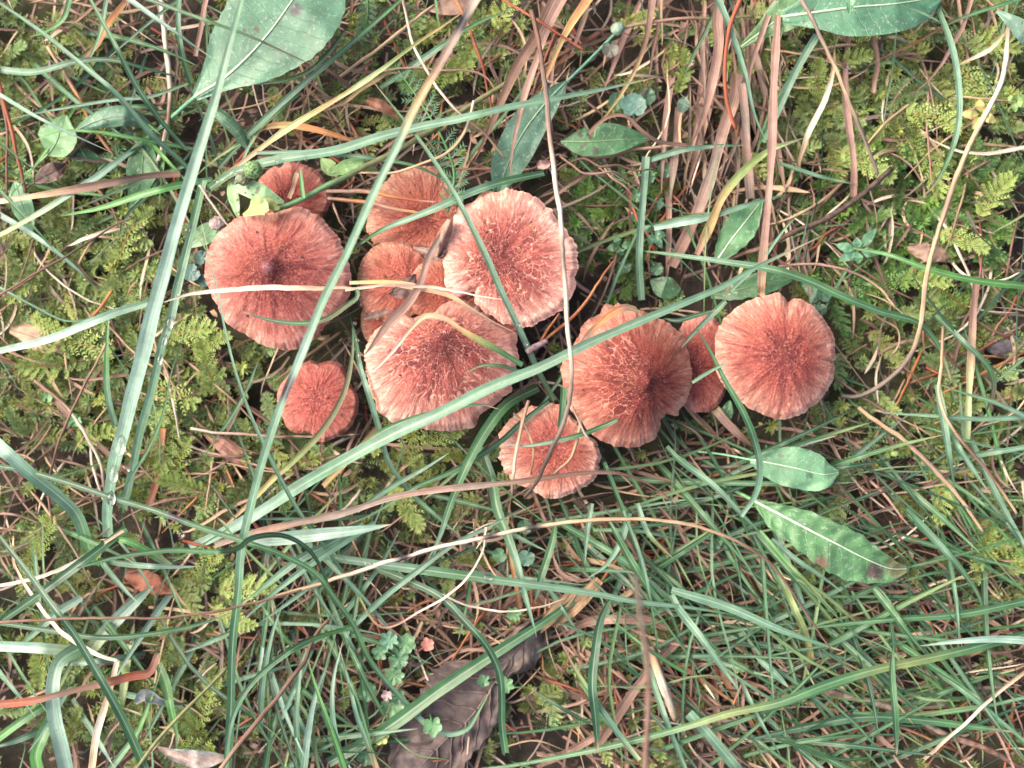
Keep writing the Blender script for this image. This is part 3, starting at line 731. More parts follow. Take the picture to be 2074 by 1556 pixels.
# ---------------------------------------------------------------- blades, stalks, needles seen one by one
# kind|label|points in photo pixels|width px|palette colours along it|heights mm|tip (e end, s start, b both, n none)|o = lies over the caps
STRANDS = '''
G|long broad dewy blade with a wet sheen running down beside the round red cap|490,0 462,105 440,190 410,285 385,365 355,465 330,560 308,640 290,720 268,805 250,880 234,935 225,985 219,1040 221,1088|31|GGPPG|58 56 52 42 26 10|s|o
G|narrower dewy blade close beside the long broad wet blade|412,365 395,440 375,520 358,590 345,650 328,700 318,745 302,810 285,870 270,945 250,1031|17|gGGG|24 30 28 18 6|n|o
G|dark blade slanting across the spotted brown oval leaf towards the wet blade|0,7 85,66 170,135 236,190 304,270 371,331 405,372|11|dGGd|12 30 34 26 14|s|o
G|dark green blade from the top edge slanting through the hairy leaf|184,0 230,84 280,179 331,250 375,300|12|dgdd|30 36 30 18|s|o
G|pale blade tip ending on the base of the big grey leaf|263,0 340,55 400,98 427,116|11|PPG|40 42 40 38|e|o
G|thin dark blade with a brown tip crossing the big grey leaf|304,0 422,44 506,74 574,105 651,140|9|ddgkb|40 46 42 38|e|o
G|curved dark blade arching over the moss in the top corner|0,142 67,147 152,126 219,121 304,141 381,162|14|PGdd|10 20 22 14|e|o
G|slender blade crossing above the hairy leaf to the big leaf|10,243 118,221 236,202 304,196 381,169|8|gGGg|14 18 20 18|s|
G|thin pale blade lying across the round pale leaf|0,192 68,233 135,267 226,309|8|PPP|20 26 24 20|e|o
G|bright green blade below the hairy leaf pointing at the tuft base|61,289 118,268 189,267 270,280 338,292 405,304|9|BBg|16 22 18 10|s|o
D|dead brown blade with a bleached end lying beside the brown oval leaf|0,408 84,395 145,385 236,368 304,356 365,353|16|wwsbnb|14 16 18 14|s|o
G|bright green blade below the dead brown blade|115,439 203,422 287,395 354,378 428,364|15|BBBg|12 20 24 16|s|o
G|dark slim blade just below the bright green one in the tuft|120,436 190,408 260,378 330,352 395,330|8|ddg|10 14 12|s|
G|pale whitish green blade crossing the pale leaf near the frame edge|0,476 68,439 135,398 203,354 287,290|14|PcPG|12 16 14 10|s|
G|blue green blade sunk in the bright yellow moss|0,435 68,476 152,542 203,593|12|PPG|10 12 9 5|e|
G|dark blade crossing the moss beside the pale notched leaf|0,385 50,440 105,500 150,545|8|dgg|14 14 10|e|
G|curved dark blade tucked under the edge of the big grey leaf|700,61 665,108 625,145 580,163 540,169 470,172|9|dgd|14 12 10|e|
G|blue green blade from the tuft to the top edge, right of the big grey leaf|442,341 506,270 590,192 700,98 760,45 812,0|12|dGgB|10 22 26 24|e|
D|straw and green blade with a brown tip, from the tuft to the top edge|440,368 505,318 574,267 700,190 774,140 838,92 899,51 962,8|13|pscYcyYb|12 24 30 34 34|e|
D|yellowed speckled blade curving above the small shaded cap|505,290 530,262 574,253 641,263 700,281 745,296|12|oYoob|12 18 20 16|b|
G|long dewy blade running from the tuft to far beyond the yarrow leaf|425,382 470,352 560,325 690,304 774,277 859,256 926,243 1027,219 1129,199 1230,179 1328,157|21|gGGGGG|20 28 30 32 28 22|e|o
G|long jointed stem-like blade with dark nodes crossing the whole patch|963,0 926,68 889,135 865,175 835,230 808,290 774,358 741,429 700,520 655,610 613,715 570,820 535,925 510,1020 490,1110 483,1200 472,1301 468,1436 462,1556|17|wwkbYGGGGGPkGGGGgdddgg|75 74 68 60 52 40 30 20|n|o
G|green blade slanting down over the pink split cap to the needle sheath|749,157 825,253 859,297 893,348 920,392 950,449 987,525 1011,582 1044,650 1068,704 1088,748 1122,812|14|GgGGGGGg|16 30 44 44 40 20|s|o
G|slender arched blade over the upper rim of the orange sunken cap|520,310 600,309 690,314 774,324 842,337 893,361 945,398|10|GGgd|22 26 28 26 22|e|o
G|broad grey green blade across the orange sunken cap|690,535 724,499 774,466 842,439 893,418 943,395 1011,371 1102,351|17|dgGGGgd|8 24 30 28 20|s|o
G|very long broad blade lying across the middle over three caps|385,1110 440,1085 520,1042 600,990 690,937 791,883 893,836 994,785 1095,744 1196,694 1298,650 1390,612 1458,583 1526,545 1665,478|27|PPGGGGGGGG|4 20 40 48 50 52 50 44 36|e|o
D|pale ivory straw lying across the round red cap|327,613 388,596 472,586 574,582 700,584 740,583 780,578|9|wwwsw|40 42 42 38|b|o
D|thin pinkish straw across the orange caps to the split cap|700,588 770,578 852,581 926,590 1027,611|6|wpww|36 38 40|e|o
D|curved yellowed blade hugging the lower rim of the split cap|708,573 774,572 842,582 910,599 953,626 994,650 1048,676|12|cYsspp|30 34 36 34|e|o
D|dusty dry blade slanting over the orange cap cluster|912,448 886,489 866,528 852,572 825,616 785,657 751,704 737,720|17|beppppb|32 34 36 34 34|b|o
D|bleached bent straw turning green, looped over the broad cracked cap|737,751 755,752 774,735 808,697 835,663 859,641 882,640 909,650 926,663 960,684 1011,711 1058,740|13|wwwsssYygg|42 44 46 44 40|s|o
G|short curved green blade on the side of the broad cracked cap|941,756 977,741 1011,741 1056,752|7|ggd|38 40 36|s|o
G|dark green blade along the lower edge of the broad cracked cap|655,985 690,948 751,890 784,869 842,846 909,829 977,820 1013,830|14|YYggdd|10 28 36 38|e|o
G|thin curved dark blade hooked over the rim of the round red cap|489,631 540,647 607,655 658,647 700,620 724,600 722,586|12|ddgvg|40 42 42 40|s|o
G|long thin arc blade passing over the edge of the round red cap|405,440 415,480 422,515 439,582 456,667 479,758 506,836 540,913 574,981 608,1040 660,1110 720,1195|8|GGGGg|30 42 40 34 26 12|s|o
G|olive blade with yellow edge curving over the smallest notched cap|714,660 714,710 700,785 675,839 641,886 591,937 557,967 510,1015 440,1080|12|gvvyYs|36 34 28 18 6|b|o
G|dark dewy blade running down between the round cap and broad cracked cap|707,633 720,684 730,744 751,812 771,879 788,937 818,981 858,1030|11|dGGG|14 20 22 16 10|b|o
G|broad pale blade ending under the long wet blade|0,711 101,687 169,660 236,633 300,614|19|PPPG|16 22 24 24|s|o
G|thin wavy arc blade sagging across the moss to the wet blade|0,583 68,620 135,650 203,640 263,610 297,559 312,515|5|PGgg|14 14 12 14|e|
G|upright green blade in the moss beside the long wet blade|221,626 216,718 219,802 233,855 245,900|14|GBGG|12 14 10 5|s|
G|thin dark blade crossing the narrower dewy blade|378,667 348,751 331,836 304,903 270,960 236,1021|6|dgG|34 32 24 12|s|o
G|thin dark blade just above the pinkish brown leaf|523,731 500,788 472,839 422,910|8|dgd|14 14 10|b|
G|broad pale blade coming in at the edge above the rusty tuft|0,905 68,964 118,1004 155,1040 175,1090 190,1145|27|cPGGB|30 26 20 12 5|n|
G|dark arched blade running over the straw bundle to the thin grass|0,945 34,950 135,977 236,1011 304,1031 405,1068 489,1095 574,1125 641,1163 680,1215 717,1267 745,1330 800,1400 850,1450|11|dddkgggG|24 34 40 42 36 24 12|n|o
G|blue curl of blade turning upward at the dry purple leaf|800,1400 835,1440 868,1470 905,1487 945,1478 970,1440 995,1395|12|GGGgg|12 12 16 18|e|
D|long dusty pink dead blade lying across the lowest cap|435,1104 506,1082 608,1058 700,1038 791,1008 893,991 994,981 1061,974 1129,964 1196,957 1264,961 1314,981 1348,1004 1385,1040|15|epeepebbbb|14 30 34 36 38 34 22|e|o
S|very long dry stalk with black joints below the lowest cap|560,1210 690,1169 791,1136 893,1109 994,1085 1095,1065 1196,1053 1298,1051 1390,1061 1442,1075 1509,1105 1560,1142 1593,1183 1630,1240 1661,1281 1686,1321|9|sswkwkkssssbbbb|16 26 32 36 38 36 30|e|o
S|dry stalk running over the split cap and the conical cap to the lowest cap|1075,20 1095,111 1108,202 1115,287 1125,371 1139,472 1141,525 1147,609 1152,684 1157,734 1157,785 1149,836 1132,879 1112,923 1088,974 1061,1008|10|bbepwwewweenn|24 40 48 56 54 40|n|o
S|thin straw lying on the lowest cap, nearest its outer edge|1070,812 1051,879 1041,937 1038,1004|7|pswb|30 32 28|n|o
S|thin curved straw across the middle of the lowest cap|1040,838 1066,866 1078,908 1075,962|5|bsb|28 30 28|n|o
S|curved straw lying on the lowest cap beside the conical cap|1176,850 1169,896 1156,930 1119,962|7|ssb|32 32 28|n|o
S|fine thread of straw along the rim of the conical cap|1158,822 1172,850 1186,880 1194,890|5|pw|42 40|n|o
G|green blade arched across the lowest cap|1014,898 1061,903 1112,896 1156,886 1200,872 1250,850|11|PGgg|28 32 34 30|s|o
G|short upright green blade above the lowest cap|1142,785 1138,836 1135,866|14|ggG|28 32 26|n|o
G|wide bent green blade from the needle sheath down past the lowest cap|1090,785 1027,819 987,869 957,920 933,971 906,1040 893,1082 862,1142|21|dggggGG|12 24 28 24 18|e|o
G|dark blade sweeping from the conical cap under the lowest cap|1112,812 1061,852 1011,896 926,950 842,987 757,1040 700,1065|13|ddggg|16 24 26 20|e|o
G|wide dark pointed blade hanging from the lowest cap to the dry leaf|980,920 997,971 1007,1028 1027,1082 1048,1142 1061,1196 1075,1247 1087,1291|20|dggGGG|12 18 22 20|e|o
G|green blade tip pointing up at the moss by the broad cracked cap|724,1035 791,987 859,950 909,918|11|GGP|12 20 26|e|
G|dark blade falling away from the lower rim of the conical cap|1203,890 1237,971 1264,1040 1298,1132 1320,1200|10|dgg|20 18 12|e|
G|long arching blade passing over the lone round cap's upper side|1290,507 1374,518 1475,532 1577,549 1644,572 1695,596 1779,630 1863,657 1894,690 1914,734 1927,775|15|gGgggg|14 26 30 28 20 12|b|
G|bright green blade leaving at the edge beyond the bare moss|1680,492 1740,505 1796,515 1880,545 1981,569 2074,579|15|gBBg|10 18 20 16|s|
G|hooked dark blade curving down past the lone round cap to the pale leaf|1405,655 1442,718 1469,772 1502,829 1526,886 1539,947 1530,1001 1500,1045|15|dggdGG|36 36 34 28 20|s|o
S|pale curved stalk sweeping through the bare moss to the lone cap|2045,40 2035,142 1998,230 1954,317 1924,398 1900,472 1884,525 1873,582 1863,660 1846,714 1819,751 1779,782 1738,802 1705,802|11|bwwsspssseee|16 26 28 26 20 8|n|o
D|long straight brown blade hanging beside the serrated green leaf|1577,0 1571,101 1566,202 1563,304 1556,405 1545,525 1540,600|16|pppppps|22 26 26 20|n|
D|pinkish brown blade splitting from the straight brown blade|1568,0 1543,67 1519,145 1517,200|16|ppp|20 20 16|e|
D|broad dead blade with black specks among the brown bundle|1455,0 1452,51 1455,84 1445,152 1425,236 1404,287|26|pepppb|14 18 18 10|e|
D|dead blade with dark blotches running down the brown bundle|1502,169 1509,236 1512,304 1519,402|19|pepe|14 15 12|n|
D|wide purplish dead blade crossing the brown bundle|1492,150 1489,189 1465,263 1435,371 1394,472 1360,540|21|bpepb|10 13 12 8|n|
N|red dry needle-like stem in the brown bundle|1499,0 1479,51 1468,118 1472,202 1490,262|9|rrrr|26 24 18|n|
G|blue green blade crossing the brown bundle|1455,0 1482,67 1509,152 1529,236 1556,297|14|GGGG|24 24 20|e|
G|flat green blade sloping from the big smooth leaf to the bundle|1654,71 1617,135 1577,219 1543,287|15|GGg|18 16 12|n|
S|grey brown stalk dropping from the big smooth leaf to the dark twig|1624,0 1661,74 1698,152 1732,236 1762,310 1779,354|9|seesee|34 30 20|n|o
D|bleached curling straw hanging down beside the grey brown stalk|1691,84 1681,175 1654,236 1627,297 1617,337 1624,364|10|bswwsb|14 20 18 10|b|
D|flat brown dead blade under the grey brown stalk|1718,74 1711,169 1718,253 1728,321 1728,400|13|bpppb|8 12 12|n|
D|short brown dead blade hanging below the big smooth leaf|1769,74 1776,135 1769,188|9|bp|10 11|n|
G|curved green blade with a bend, hanging from the big smooth leaf's tip|1898,15 1927,94 1941,169 1941,253 1921,321 1890,378 1860,405|15|gGGGgb|22 26 26 16|e|
G|thin blade ending in red, crossing under the big smooth leaf|2049,3 1931,44 1853,88 1793,115 1755,135|8|gggrr|18 18 12|e|
G|fine dark blade lying on the big smooth leaf|1823,10 1870,28 1906,46|6|gG|44 42|b|o
D|brown blade curving from the top edge down into the moss|1965,0 1948,57 1914,118 1873,169 1840,196|11|bppb|16 16 8|e|
D|bleached white arc of straw in the bare moss|1863,270 1914,297 1965,309 2032,307 2074,298|9|swwws|10 14 14|s|
D|short bleached straw near the fuzzy grey leaf|2042,61 1998,105 1941,133|8|sws|16 16 10|b|
D|yellowing wide blade curving down to the serrated green leaf|1637,277 1600,289 1560,304 1509,344 1465,395 1438,456 1411,516|18|vcyyYYp|14 20 20 14|s|
G|low green blade crossing the bottom of the brown bundle|1300,330 1374,306 1442,297 1512,294|12|GGg|10 14 12|e|
G|dewy pale blade crossing the lower brown bundle|1325,462 1374,452 1425,442 1492,422 1560,402 1600,394|15|PPGGg|14 18 18 14|e|
G|slim blade pointing at the dark twig|1577,331 1661,358 1738,375|10|gGg|12 14 12|e|
G|upright thin blade crossing the serrated green leaf|1480,590 1546,523 1583,472 1624,425|8|GGg|16 24 26|e|
D|straw lying flat across the lower end of the brown bundle|1480,388 1543,380 1640,391|10|bss|8 10|b|
G|green blade flat across the lower grass, dotted with dew|655,1126 690,1132 791,1146 893,1159 994,1173 1095,1186 1196,1201 1298,1220 1390,1230 1500,1247|19|GGgGGGg|16 22 24 22 16|e|o
G|wide dull blade lying diagonally across the dry purple leaf|665,1545 691,1531 791,1470 893,1395 994,1328 1095,1264 1163,1217 1250,1160|27|dggggg|8 14 18 16 10|e|o
G|dark bowed blade arching down over the dry purple leaf|760,1150 825,1176 893,1210 943,1260 987,1311 1011,1362 1016,1400 1017,1470 1024,1525|15|gddddg|14 24 28 24 14|n|o
G|slim blade sloping from the bent straw up towards the lowest cap|700,1285 717,1267 774,1213 859,1146 926,1098 994,1065 1055,1030|13|PGGGGg|12 22 26 24|e|o
D|thin bleached stem with a sharp bend above the parsley sprig|690,1156 724,1206 771,1271 859,1233 920,1196 960,1152 980,1098 984,1068|5|yybpwwww|14 16 26 28 28|n|o
S|fine white stem curving across the top of the dry purple leaf|893,1203 960,1230 1027,1240 1095,1230 1150,1212|5|wwws|18 20 16|n|o
G|long dark blade rising along the bottom edge towards the lower corner|990,1556 1027,1552 1163,1527 1298,1497 1390,1472 1475,1446 1577,1423 1678,1385 1779,1355 1846,1341 1948,1318 2074,1285|19|gggggyggyggg|10 18 24 26 24 16|s|o
G|wide green blade sloping down through the tangled lower grass|1360,1195 1475,1230 1577,1274 1644,1298 1712,1321|19|GGGg|18 20 18|e|
G|long flat blade crossing the tangled grass below the wavy leaf|1590,1281 1678,1267 1813,1254 1948,1244 2074,1218|16|ggggG|16 20 18|s|
G|dark bowed blade low in the tangled grass|1509,1500 1610,1477 1745,1453 1880,1460 1981,1473 2056,1483|17|dddgg|10 14 14|b|
G|upright dark blade crossing the long dark one in the tangled grass|1809,1311 1806,1369 1813,1453 1816,1531|15|gggd|24 28 24|b|o
G|green blade sloping from the leaf tip to the pale blade|1769,1193 1813,1247 1846,1291 1877,1328|15|ggg|14 20 20|e|
G|straight blade slanting down at the edge of the bright fern moss|1836,1031 1897,1098 1948,1156 1981,1206 1995,1245|14|gGgg|20 20 14|e|
G|shiny pale blade lying flat near the edge of the tangled grass|1858,1309 1948,1298 2015,1294 2074,1297|17|PPPG|16 20 18|s|
G|bright narrow blade with yellow flecks below the wavy leaf|1539,1075 1593,1139 1637,1183 1671,1220 1697,1246|10|BByB|22 26 22|e|
G|pointed blade just above the bright narrow one|1563,1092 1610,1132 1661,1166 1706,1199|11|GGG|20 22 20|e|
W|grey twig lying in the lower corner of the tangled grass|1640,1398 1691,1406 1779,1426 1846,1450 1914,1487 1998,1517 2070,1556|13|beebnn|8 9 9|n|
D|pale dry stem crossing the grey twig|2069,1365 2015,1409 1948,1470 1870,1537|8|wsws|16 16 12|n|
G|pointed blade running down from under the long dry stalk's bend|1360,1205 1374,1233 1414,1284 1458,1345 1501,1405|16|GGGG|18 22 20|e|
G|wide pointed blade at the bottom edge beside the brown litter|1395,1445 1435,1487 1492,1556|20|GGG|16 18 16|n|
G|short pointed blade in the middle of the tangled grass|1530,1332 1560,1355 1596,1392|13|GG|14 16|b|
G|thin blade slanting beside the wide pointed one|1499,1375 1536,1453 1585,1538|9|GGg|18 20 18|e|
G|blade running off the bottom edge under the grey twig|1588,1498 1644,1520 1712,1556|13|ggg|14 14|n|
G|yellowing blade below the wavy leaf's stalk|1570,1150 1604,1223 1634,1294 1643,1338|14|gyyY|16 18 12|n|
G|soft green blade sloping below the lone round cap|1350,905 1374,930 1442,981 1505,1045 1560,1100|14|gGGg|16 20 16|e|
G|flat blade at the edge among brown stems|1760,830 1793,836 1880,842 1981,849 2074,846|11|GGGg|12 16 14|s|
G|blade sloping out at the edge above the pale upright stem|1900,778 1948,795 2015,815 2074,842|11|gGG|14 16 14|s|
G|upright wide blade under the arching blade's tip|1898,780 1914,869 1927,954 1935,1000|16|GGGg|14 18 12|e|
G|bent blade folded over near the dark stone|1895,640 1948,690 1998,741 2012,775 2002,832|11|gGgb|14 18 16 8|n|
S|thin brown stem crossing the upright wide blade|1912,660 1907,734 1902,795 1914,839 1948,893 2009,967 2060,1040|7|bssbbs|22 24 20|n|
S|long pale brown stem slanting to the bright fern moss|1740,825 1762,846 1830,890 1897,957 1961,1031 1990,1075|9|sspss|14 18 14|n|
D|flat straw blade turning green near the dark stone|1978,560 1975,589 1965,734 1961,819 1957,890|14|bpscc|10 12 10|n|
S|thin curled brown stem beside the lone round cap|1563,515 1630,559 1695,586 1779,643 1819,667 1823,694 1806,718|5|bbbps|20 20 12|n|
S|fine arched stem above the lone round cap|1577,539 1661,537 1728,552 1779,582 1813,623|6|pps|18 22 18|n|
G|dark wide blade across the rusty tuft towards the edge|0,1260 68,1213 135,1163 216,1102 255,1070|19|gddg|16 24 24 16|s|o
D|bleached straw sloping up to the wet blade's foot|0,1186 84,1166 152,1139 216,1098 250,1075|9|wwws|18 22 18|s|o
G|long straight dark blade slanting to the bottom edge through pale stems|0,1088 51,1152 101,1220 152,1287 189,1348 216,1395 256,1470 294,1556|18|dddddgg|26 34 34 26|s|o
G|bright green blade at the foot of the wet blade|202,1093 253,1095 304,1119 345,1146|18|BBBc|18 18 10|s|
G|dark bowed blade across the long jointed stem|128,1159 236,1129 338,1115 483,1110 506,1092 574,1085 624,1112 658,1166 675,1225|11|dddgddd|20 40 64 40 20|b|o
G|pale thick leaf sheath standing in the yellow moss|132,1392 169,1335 219,1274 270,1223 312,1185|25|BcPG|5 9 11 8|b|
G|creamy white leaf sheath standing below the pale thick one|238,1475 250,1402 260,1328 272,1262|17|Bccc|3 6 7|b|
G|blue green blade near the edge in the yellow moss|17,1328 68,1284 118,1240 165,1210|17|GGP|12 18 16|s|
G|wide pale blade at the edge narrowing to a pale joint|0,1308 68,1311 135,1317 165,1318|24|PPPc|16 18 14|n|
G|wide folded pale blade at the bottom edge|165,1312 122,1340 109,1380 111,1453 125,1514 134,1556|29|gPPPP|14 20 20 16|n|
G|bright blade bending down beside the wide folded pale blade|110,1440 88,1490 74,1530 78,1556|24|gBG|10 12 10|n|
G|light green blade sloping to the edge below the rust brown blade|0,1493 51,1456 100,1425|16|BBg|12 14 10|n|
G|bright green blade pointing down in the yellow moss|322,1345 336,1385 350,1450 363,1505|20|gBBB|14 18 16|e|
G|bright slim blade slanting to the bottom edge beside the creamy sheath|330,1345 304,1419 280,1480 225,1556|14|BBGG|16 20 18|s|
G|small pointed blade against the long jointed stem|371,1323 422,1301 472,1279|11|GGg|16 18|s|
D|rust brown blade bent sharply, lying across the bleached straw|0,1426 68,1419 135,1402 219,1382 270,1369 303,1362 320,1325|15|bbrbbrb|26 30 30 24|n|o
D|bleached straw falling through the rusty tuft to a sharp bend|17,1085 34,1156 68,1210 111,1267 152,1301 202,1328 238,1338|9|sswwwww|20 24 28|s|o
D|wide bleached straw hanging to the bottom edge|238,1336 229,1375 213,1429 196,1487 187,1556|13|wswsws|28 24 16|n|o
S|long thin brown stem lying level across the pale stems|0,1260 101,1255 236,1252 338,1252 422,1240 506,1223 610,1195|6|bbbbbb|36 40 40 34|n|o
G|thin dark bowed blade below the level brown stem|0,1262 101,1277 203,1291 304,1284 405,1264 480,1238|11|dddgg|20 28 28 22|b|o
S|brown stem rising from the bottom edge into the thin grass|450,1556 506,1480 557,1419 608,1352 641,1284 665,1255|9|bsbbbb|30 34 30 20|n|o
G|blue green arched blade bending over the bottom edge|456,1556 472,1453 506,1389 574,1328 624,1298 720,1268|12|PGGggB|20 36 34 20|s|o
G|green blade slanting up past the jointed stem|478,1270 540,1213 608,1159 700,1096 760,1060|15|GGGG|18 28 26 18|s|o
G|wide green blade slanting up just above its narrower twin|489,1225 540,1186 608,1132 675,1098 735,1060|21|gGGg|12 20 18|s|
G|broad bright pale blade with a sharp tip below the long diagonal blade|488,1094 574,1089 675,1080 740,1072 793,1062|30|PPPPP|28 34 36 36|e|o
T|thin olive stem crossing the wide curled grey leaf|277,1556 321,1497 371,1443 422,1392 460,1352|8|vvvv|26 30 24|n|o
G|thin curved blade in the thin grass, closest to the jointed stem|574,1220 554,1274 540,1335 530,1402 528,1480|12|GGGG|20 22 14|s|
G|upright blade in the middle of the thin grass|640,1290 615,1330 606,1385 601,1470 610,1556|14|gGgg|18 20 14|s|
G|leaning blade in the thin grass with a dewy sheen|668,1335 641,1402 624,1487 616,1556|16|GPGg|16 18 14|s|
G|bright narrow blade slanting through the thin grass to the bottom edge|619,1320 641,1395 668,1470 697,1556|12|BBBg|18 20 16|s|
G|bowed blue green blade beside the round toothed leaf|695,1295 675,1385 676,1470 697,1556|14|PGGg|18 20 14|s|
G|green blade turning orange, beside the parsley sprig|685,1305 707,1385 724,1453 744,1503 763,1556|13|GGGoo|16 18 12|s|
G|tall dark upright blade in the brown litter|1243,1200 1217,1254 1206,1318 1200,1385 1206,1453 1211,1528|18|gdddd|20 26 26 18|b|o
G|blade with a straw tip slanting down through the brown litter|1122,1267 1156,1341 1186,1389 1217,1436 1257,1493 1295,1540|12|pbyGGc|22 24 20|s|o
G|short dark blade pointing at the dry purple leaf's torn edge|1075,1395 1129,1429 1196,1466|8|gdd|12 14 10|s|
G|thin bright blade crossing the blurred stalk|1230,1247 1281,1291 1331,1328 1390,1365|8|BgB|18 20 14|s|
G|wide blade sloping beneath the lowest cap into the tangled grass|1230,1048 1281,1142 1314,1193 1365,1250|16|gggG|18 20 16|b|
G|blade with yellow tip below the long dry stalk|1291,1020 1314,1082 1364,1132|12|GGyY|20 22 18|e|
G|curved blade below the lowest cap ending on the straw bundle|1275,1040 1257,1098 1230,1142 1190,1172|13|GGG|18 18 14|e|
G|short drooping blade tip under the long dry stalk|1199,1020 1189,1082 1184,1143|11|GGG|18 20 18|e|
G|green blade hanging in front of the round dewy leaves|1127,1048 1119,1098 1095,1173 1083,1219|16|gggG|16 20 18|b|
G|very thin long blade hanging down through the brown litter|1262,1035 1298,1132 1314,1200 1338,1350|8|gGgg|20 22 14|e|
G|long green blade sloping through the upper tangled grass|1130,1058 1196,1095 1264,1136 1331,1190 1400,1250|14|ggGg|14 18 14|e|
D|pinkish curled blade beside the straw bundle|1119,1125 1136,1159 1169,1176 1200,1173|9|ppp|12 14 12|b|
D|wide brown curled blade lying in the litter by the blurred stalk|1142,1291 1170,1268 1200,1257 1264,1254 1314,1257 1358,1278|20|bbppbb|8 12 10|b|
D|wide flat brown blade slanting across the litter|1385,1285 1331,1341 1281,1402 1237,1470 1200,1525|17|bppbb|8 11 8|n|
S|thick cut straw with a pale broken end in the litter|1318,1310 1321,1325 1338,1375 1368,1458|18|pswws|14 16 12|n|
S|blurred pinkish stalk standing up close to the lens near the bottom edge|1285,1166 1292,1200 1298,1250 1311,1335 1313,1419 1307,1556|12|eeppppee|135 128 112 96|n|o
D|bright orange brown blade under the wide dark pointed blade|1020,1060 1027,1082 1041,1166 1053,1240|11|bYob|10 12 8|n|
G|pale upright blade standing in the dark moss behind the conical cap|1308,318 1305,370 1300,422 1294,525 1299,608|15|GGGGG|12 16 16 12|n|
D|wide dead brown blade running from the top edge to the split cap|1125,0 1095,61 1048,135 1014,209 977,294 957,335|23|bpbbbb|16 20 18 12|e|
D|long tan blade lying over the narrow grey green leaf|1139,0 1112,51 1088,118 1061,202 1041,287 1031,365|15|pppppb|20 24 26 22|e|o
D|spotted orange brown blade at the top edge beside the dead brown one|1190,0 1146,67 1112,142 1092,192|18|poYo|18 20 14|e|
N|red pine needle crossing the dead brown blade|1027,3 1078,34 1129,67 1183,100|6|rrr|16 22 22|n|
N|orange pine needle hanging down to the long dewy blade|923,0 947,51 977,135 997,223|7|rorr|12 14 12|n|
G|green blade across the fern moss at the top edge|1031,20 960,51 893,94 825,142 770,178|13|ggGg|14 18 14|s|
S|fine pinkish stem winding to the narrow grey green leaf|815,0 835,84 865,145 893,189 933,233 977,267 1024,321|6|spwwps|20 24 24 16|n|
S|thin tan stem crossing the top near the jointed stem|690,155 757,105 825,51 880,10|8|sss|18 20 18|n|
D|yellow blade beneath the straw and green one|690,216 741,175 800,138|9|YYv|12 14|b|
S|fine tan thread looping over the yarrow leaf's tip|764,145 825,138 893,142 977,152 1001,179 1011,209|5|sppp|16 18 14|n|
S|thin straw bent across the yarrow leaf|960,206 947,256 923,297 893,317 842,337 791,351 724,349|6|wssss|26 30 28 24|n|o
T|hairy green stem with small leaves over the small shaded cap|553,427 608,405 658,378 700,358 750,332 801,307 842,283 909,243 960,209 1031,165|12|ggvvvv|30 32 26 20 14|n|o
T|purplish hairy runner crossing below the fuzzy bud to the brown bundle|1250,60 1290,50 1315,46 1390,37 1450,38 1526,33|7|vpbvv|12 14 12|n|
D|brown and orange blade bending towards the arrow shaped leaf|1321,0 1307,84 1281,152 1230,230 1194,270|15|ppbYb|12 16 16 12|e|
D|reddish dry stem arching over the arrow shaped leaf|1194,268 1215,247 1240,235 1268,236 1298,263 1331,287 1390,294|8|bbbnb|18 20 16|n|
S|tan stem lying under the arrow shaped leaf|1180,314 1230,317 1298,300 1362,297|7|sps|8 10|n|
N|long orange needle from the grey sheath pointing to the dark moss|1096,696 1130,668 1162,640 1213,572 1243,525|7|oror|20 30 28|e|o
N|short orange needle from the grey sheath beside the split cap|1094,693 1115,660 1134,636|6|ror|22 26|e|o
N|upper of two pinkish needles lying on the orange sunken cap|660,388 724,387 774,394 830,404 885,412|9|pporp|20 26 28|e|o
N|lower of two pinkish needles lying on the orange sunken cap|665,402 720,407 774,417 835,430 900,449|9|popor|20 26 28|e|o
N|dark red needle standing in the moss near the frame edge|0,175 20,253 37,321 52,391|9|rrrb|14 16 10|n|
N|thin brown needle beside the dark red one|4,215 16,268 14,330 12,405|6|bbb|14 14|n|
D|orange brown dead blade in the upper corner moss|253,7 219,51 196,94 170,118|14|obob|16 16 12|s|
S|thin orange brown stem slanting through the upper corner|96,95 128,145 162,203 189,257 233,317|8|spoob|12 14 10|n|
S|thick white dead stalk standing beside the big grey leaf|327,0 334,67 341,152 343,203 338,263 322,325|11|wwwwbw|12 14 10|n|
D|pink dead blade under the edge of the big grey leaf|419,0 405,67 395,115|9|ppp|16 14|n|
G|green blade hanging along the edge of the big grey leaf|363,0 361,51 371,118 388,169|11|GGg|16 16 10|n|
G|bright dark-edged blade curving in the upper corner|142,0 128,40 94,64 60,75|15|ggB|20 18 12|e|
G|slim blade crossing the orange brown dead blade|216,0 203,67 182,118 152,165|10|gGB|18 20 18|e|
W|dark twig with a blunt end lying across the moss|1806,341 1762,381 1712,419 1661,449 1610,469 1550,500 1500,515 1442,542 1385,562|11|nnnnbnn|14 13 9|n|
S|pale straw lying across the notched cap's lower leaf litter|385,868 460,878 540,884 640,884 720,880|6|wpps|10 14 12|n|
S|thin straw slanting under the smallest cap|365,898 420,915 480,930 560,955|5|wpp|8 10|n|
D|rusty straight blade standing in the moss near the wet blade|330,868 325,920 318,975 300,1030|12|oprb|10 12 8|n|
S|long thin brown stem curving down through the yellow moss|215,695 165,795 125,880 103,950 98,1000 106,1060|6|sbbbbb|18 20 14|n|o
D|brown dead stem lying along the moss beside the pale leaf scrap|0,720 60,760 130,830 200,900 260,960|9|bpbpb|6 8 8|n|
S|thin straw lying in the brown stems near the yellow moss|70,770 130,820 180,890 205,945 212,1000|7|pbwwb|12 14 10|n|
N|orange needle lying in the moss beside the thin arc blade|226,588 206,618 183,645|7|oor|10 10|n|
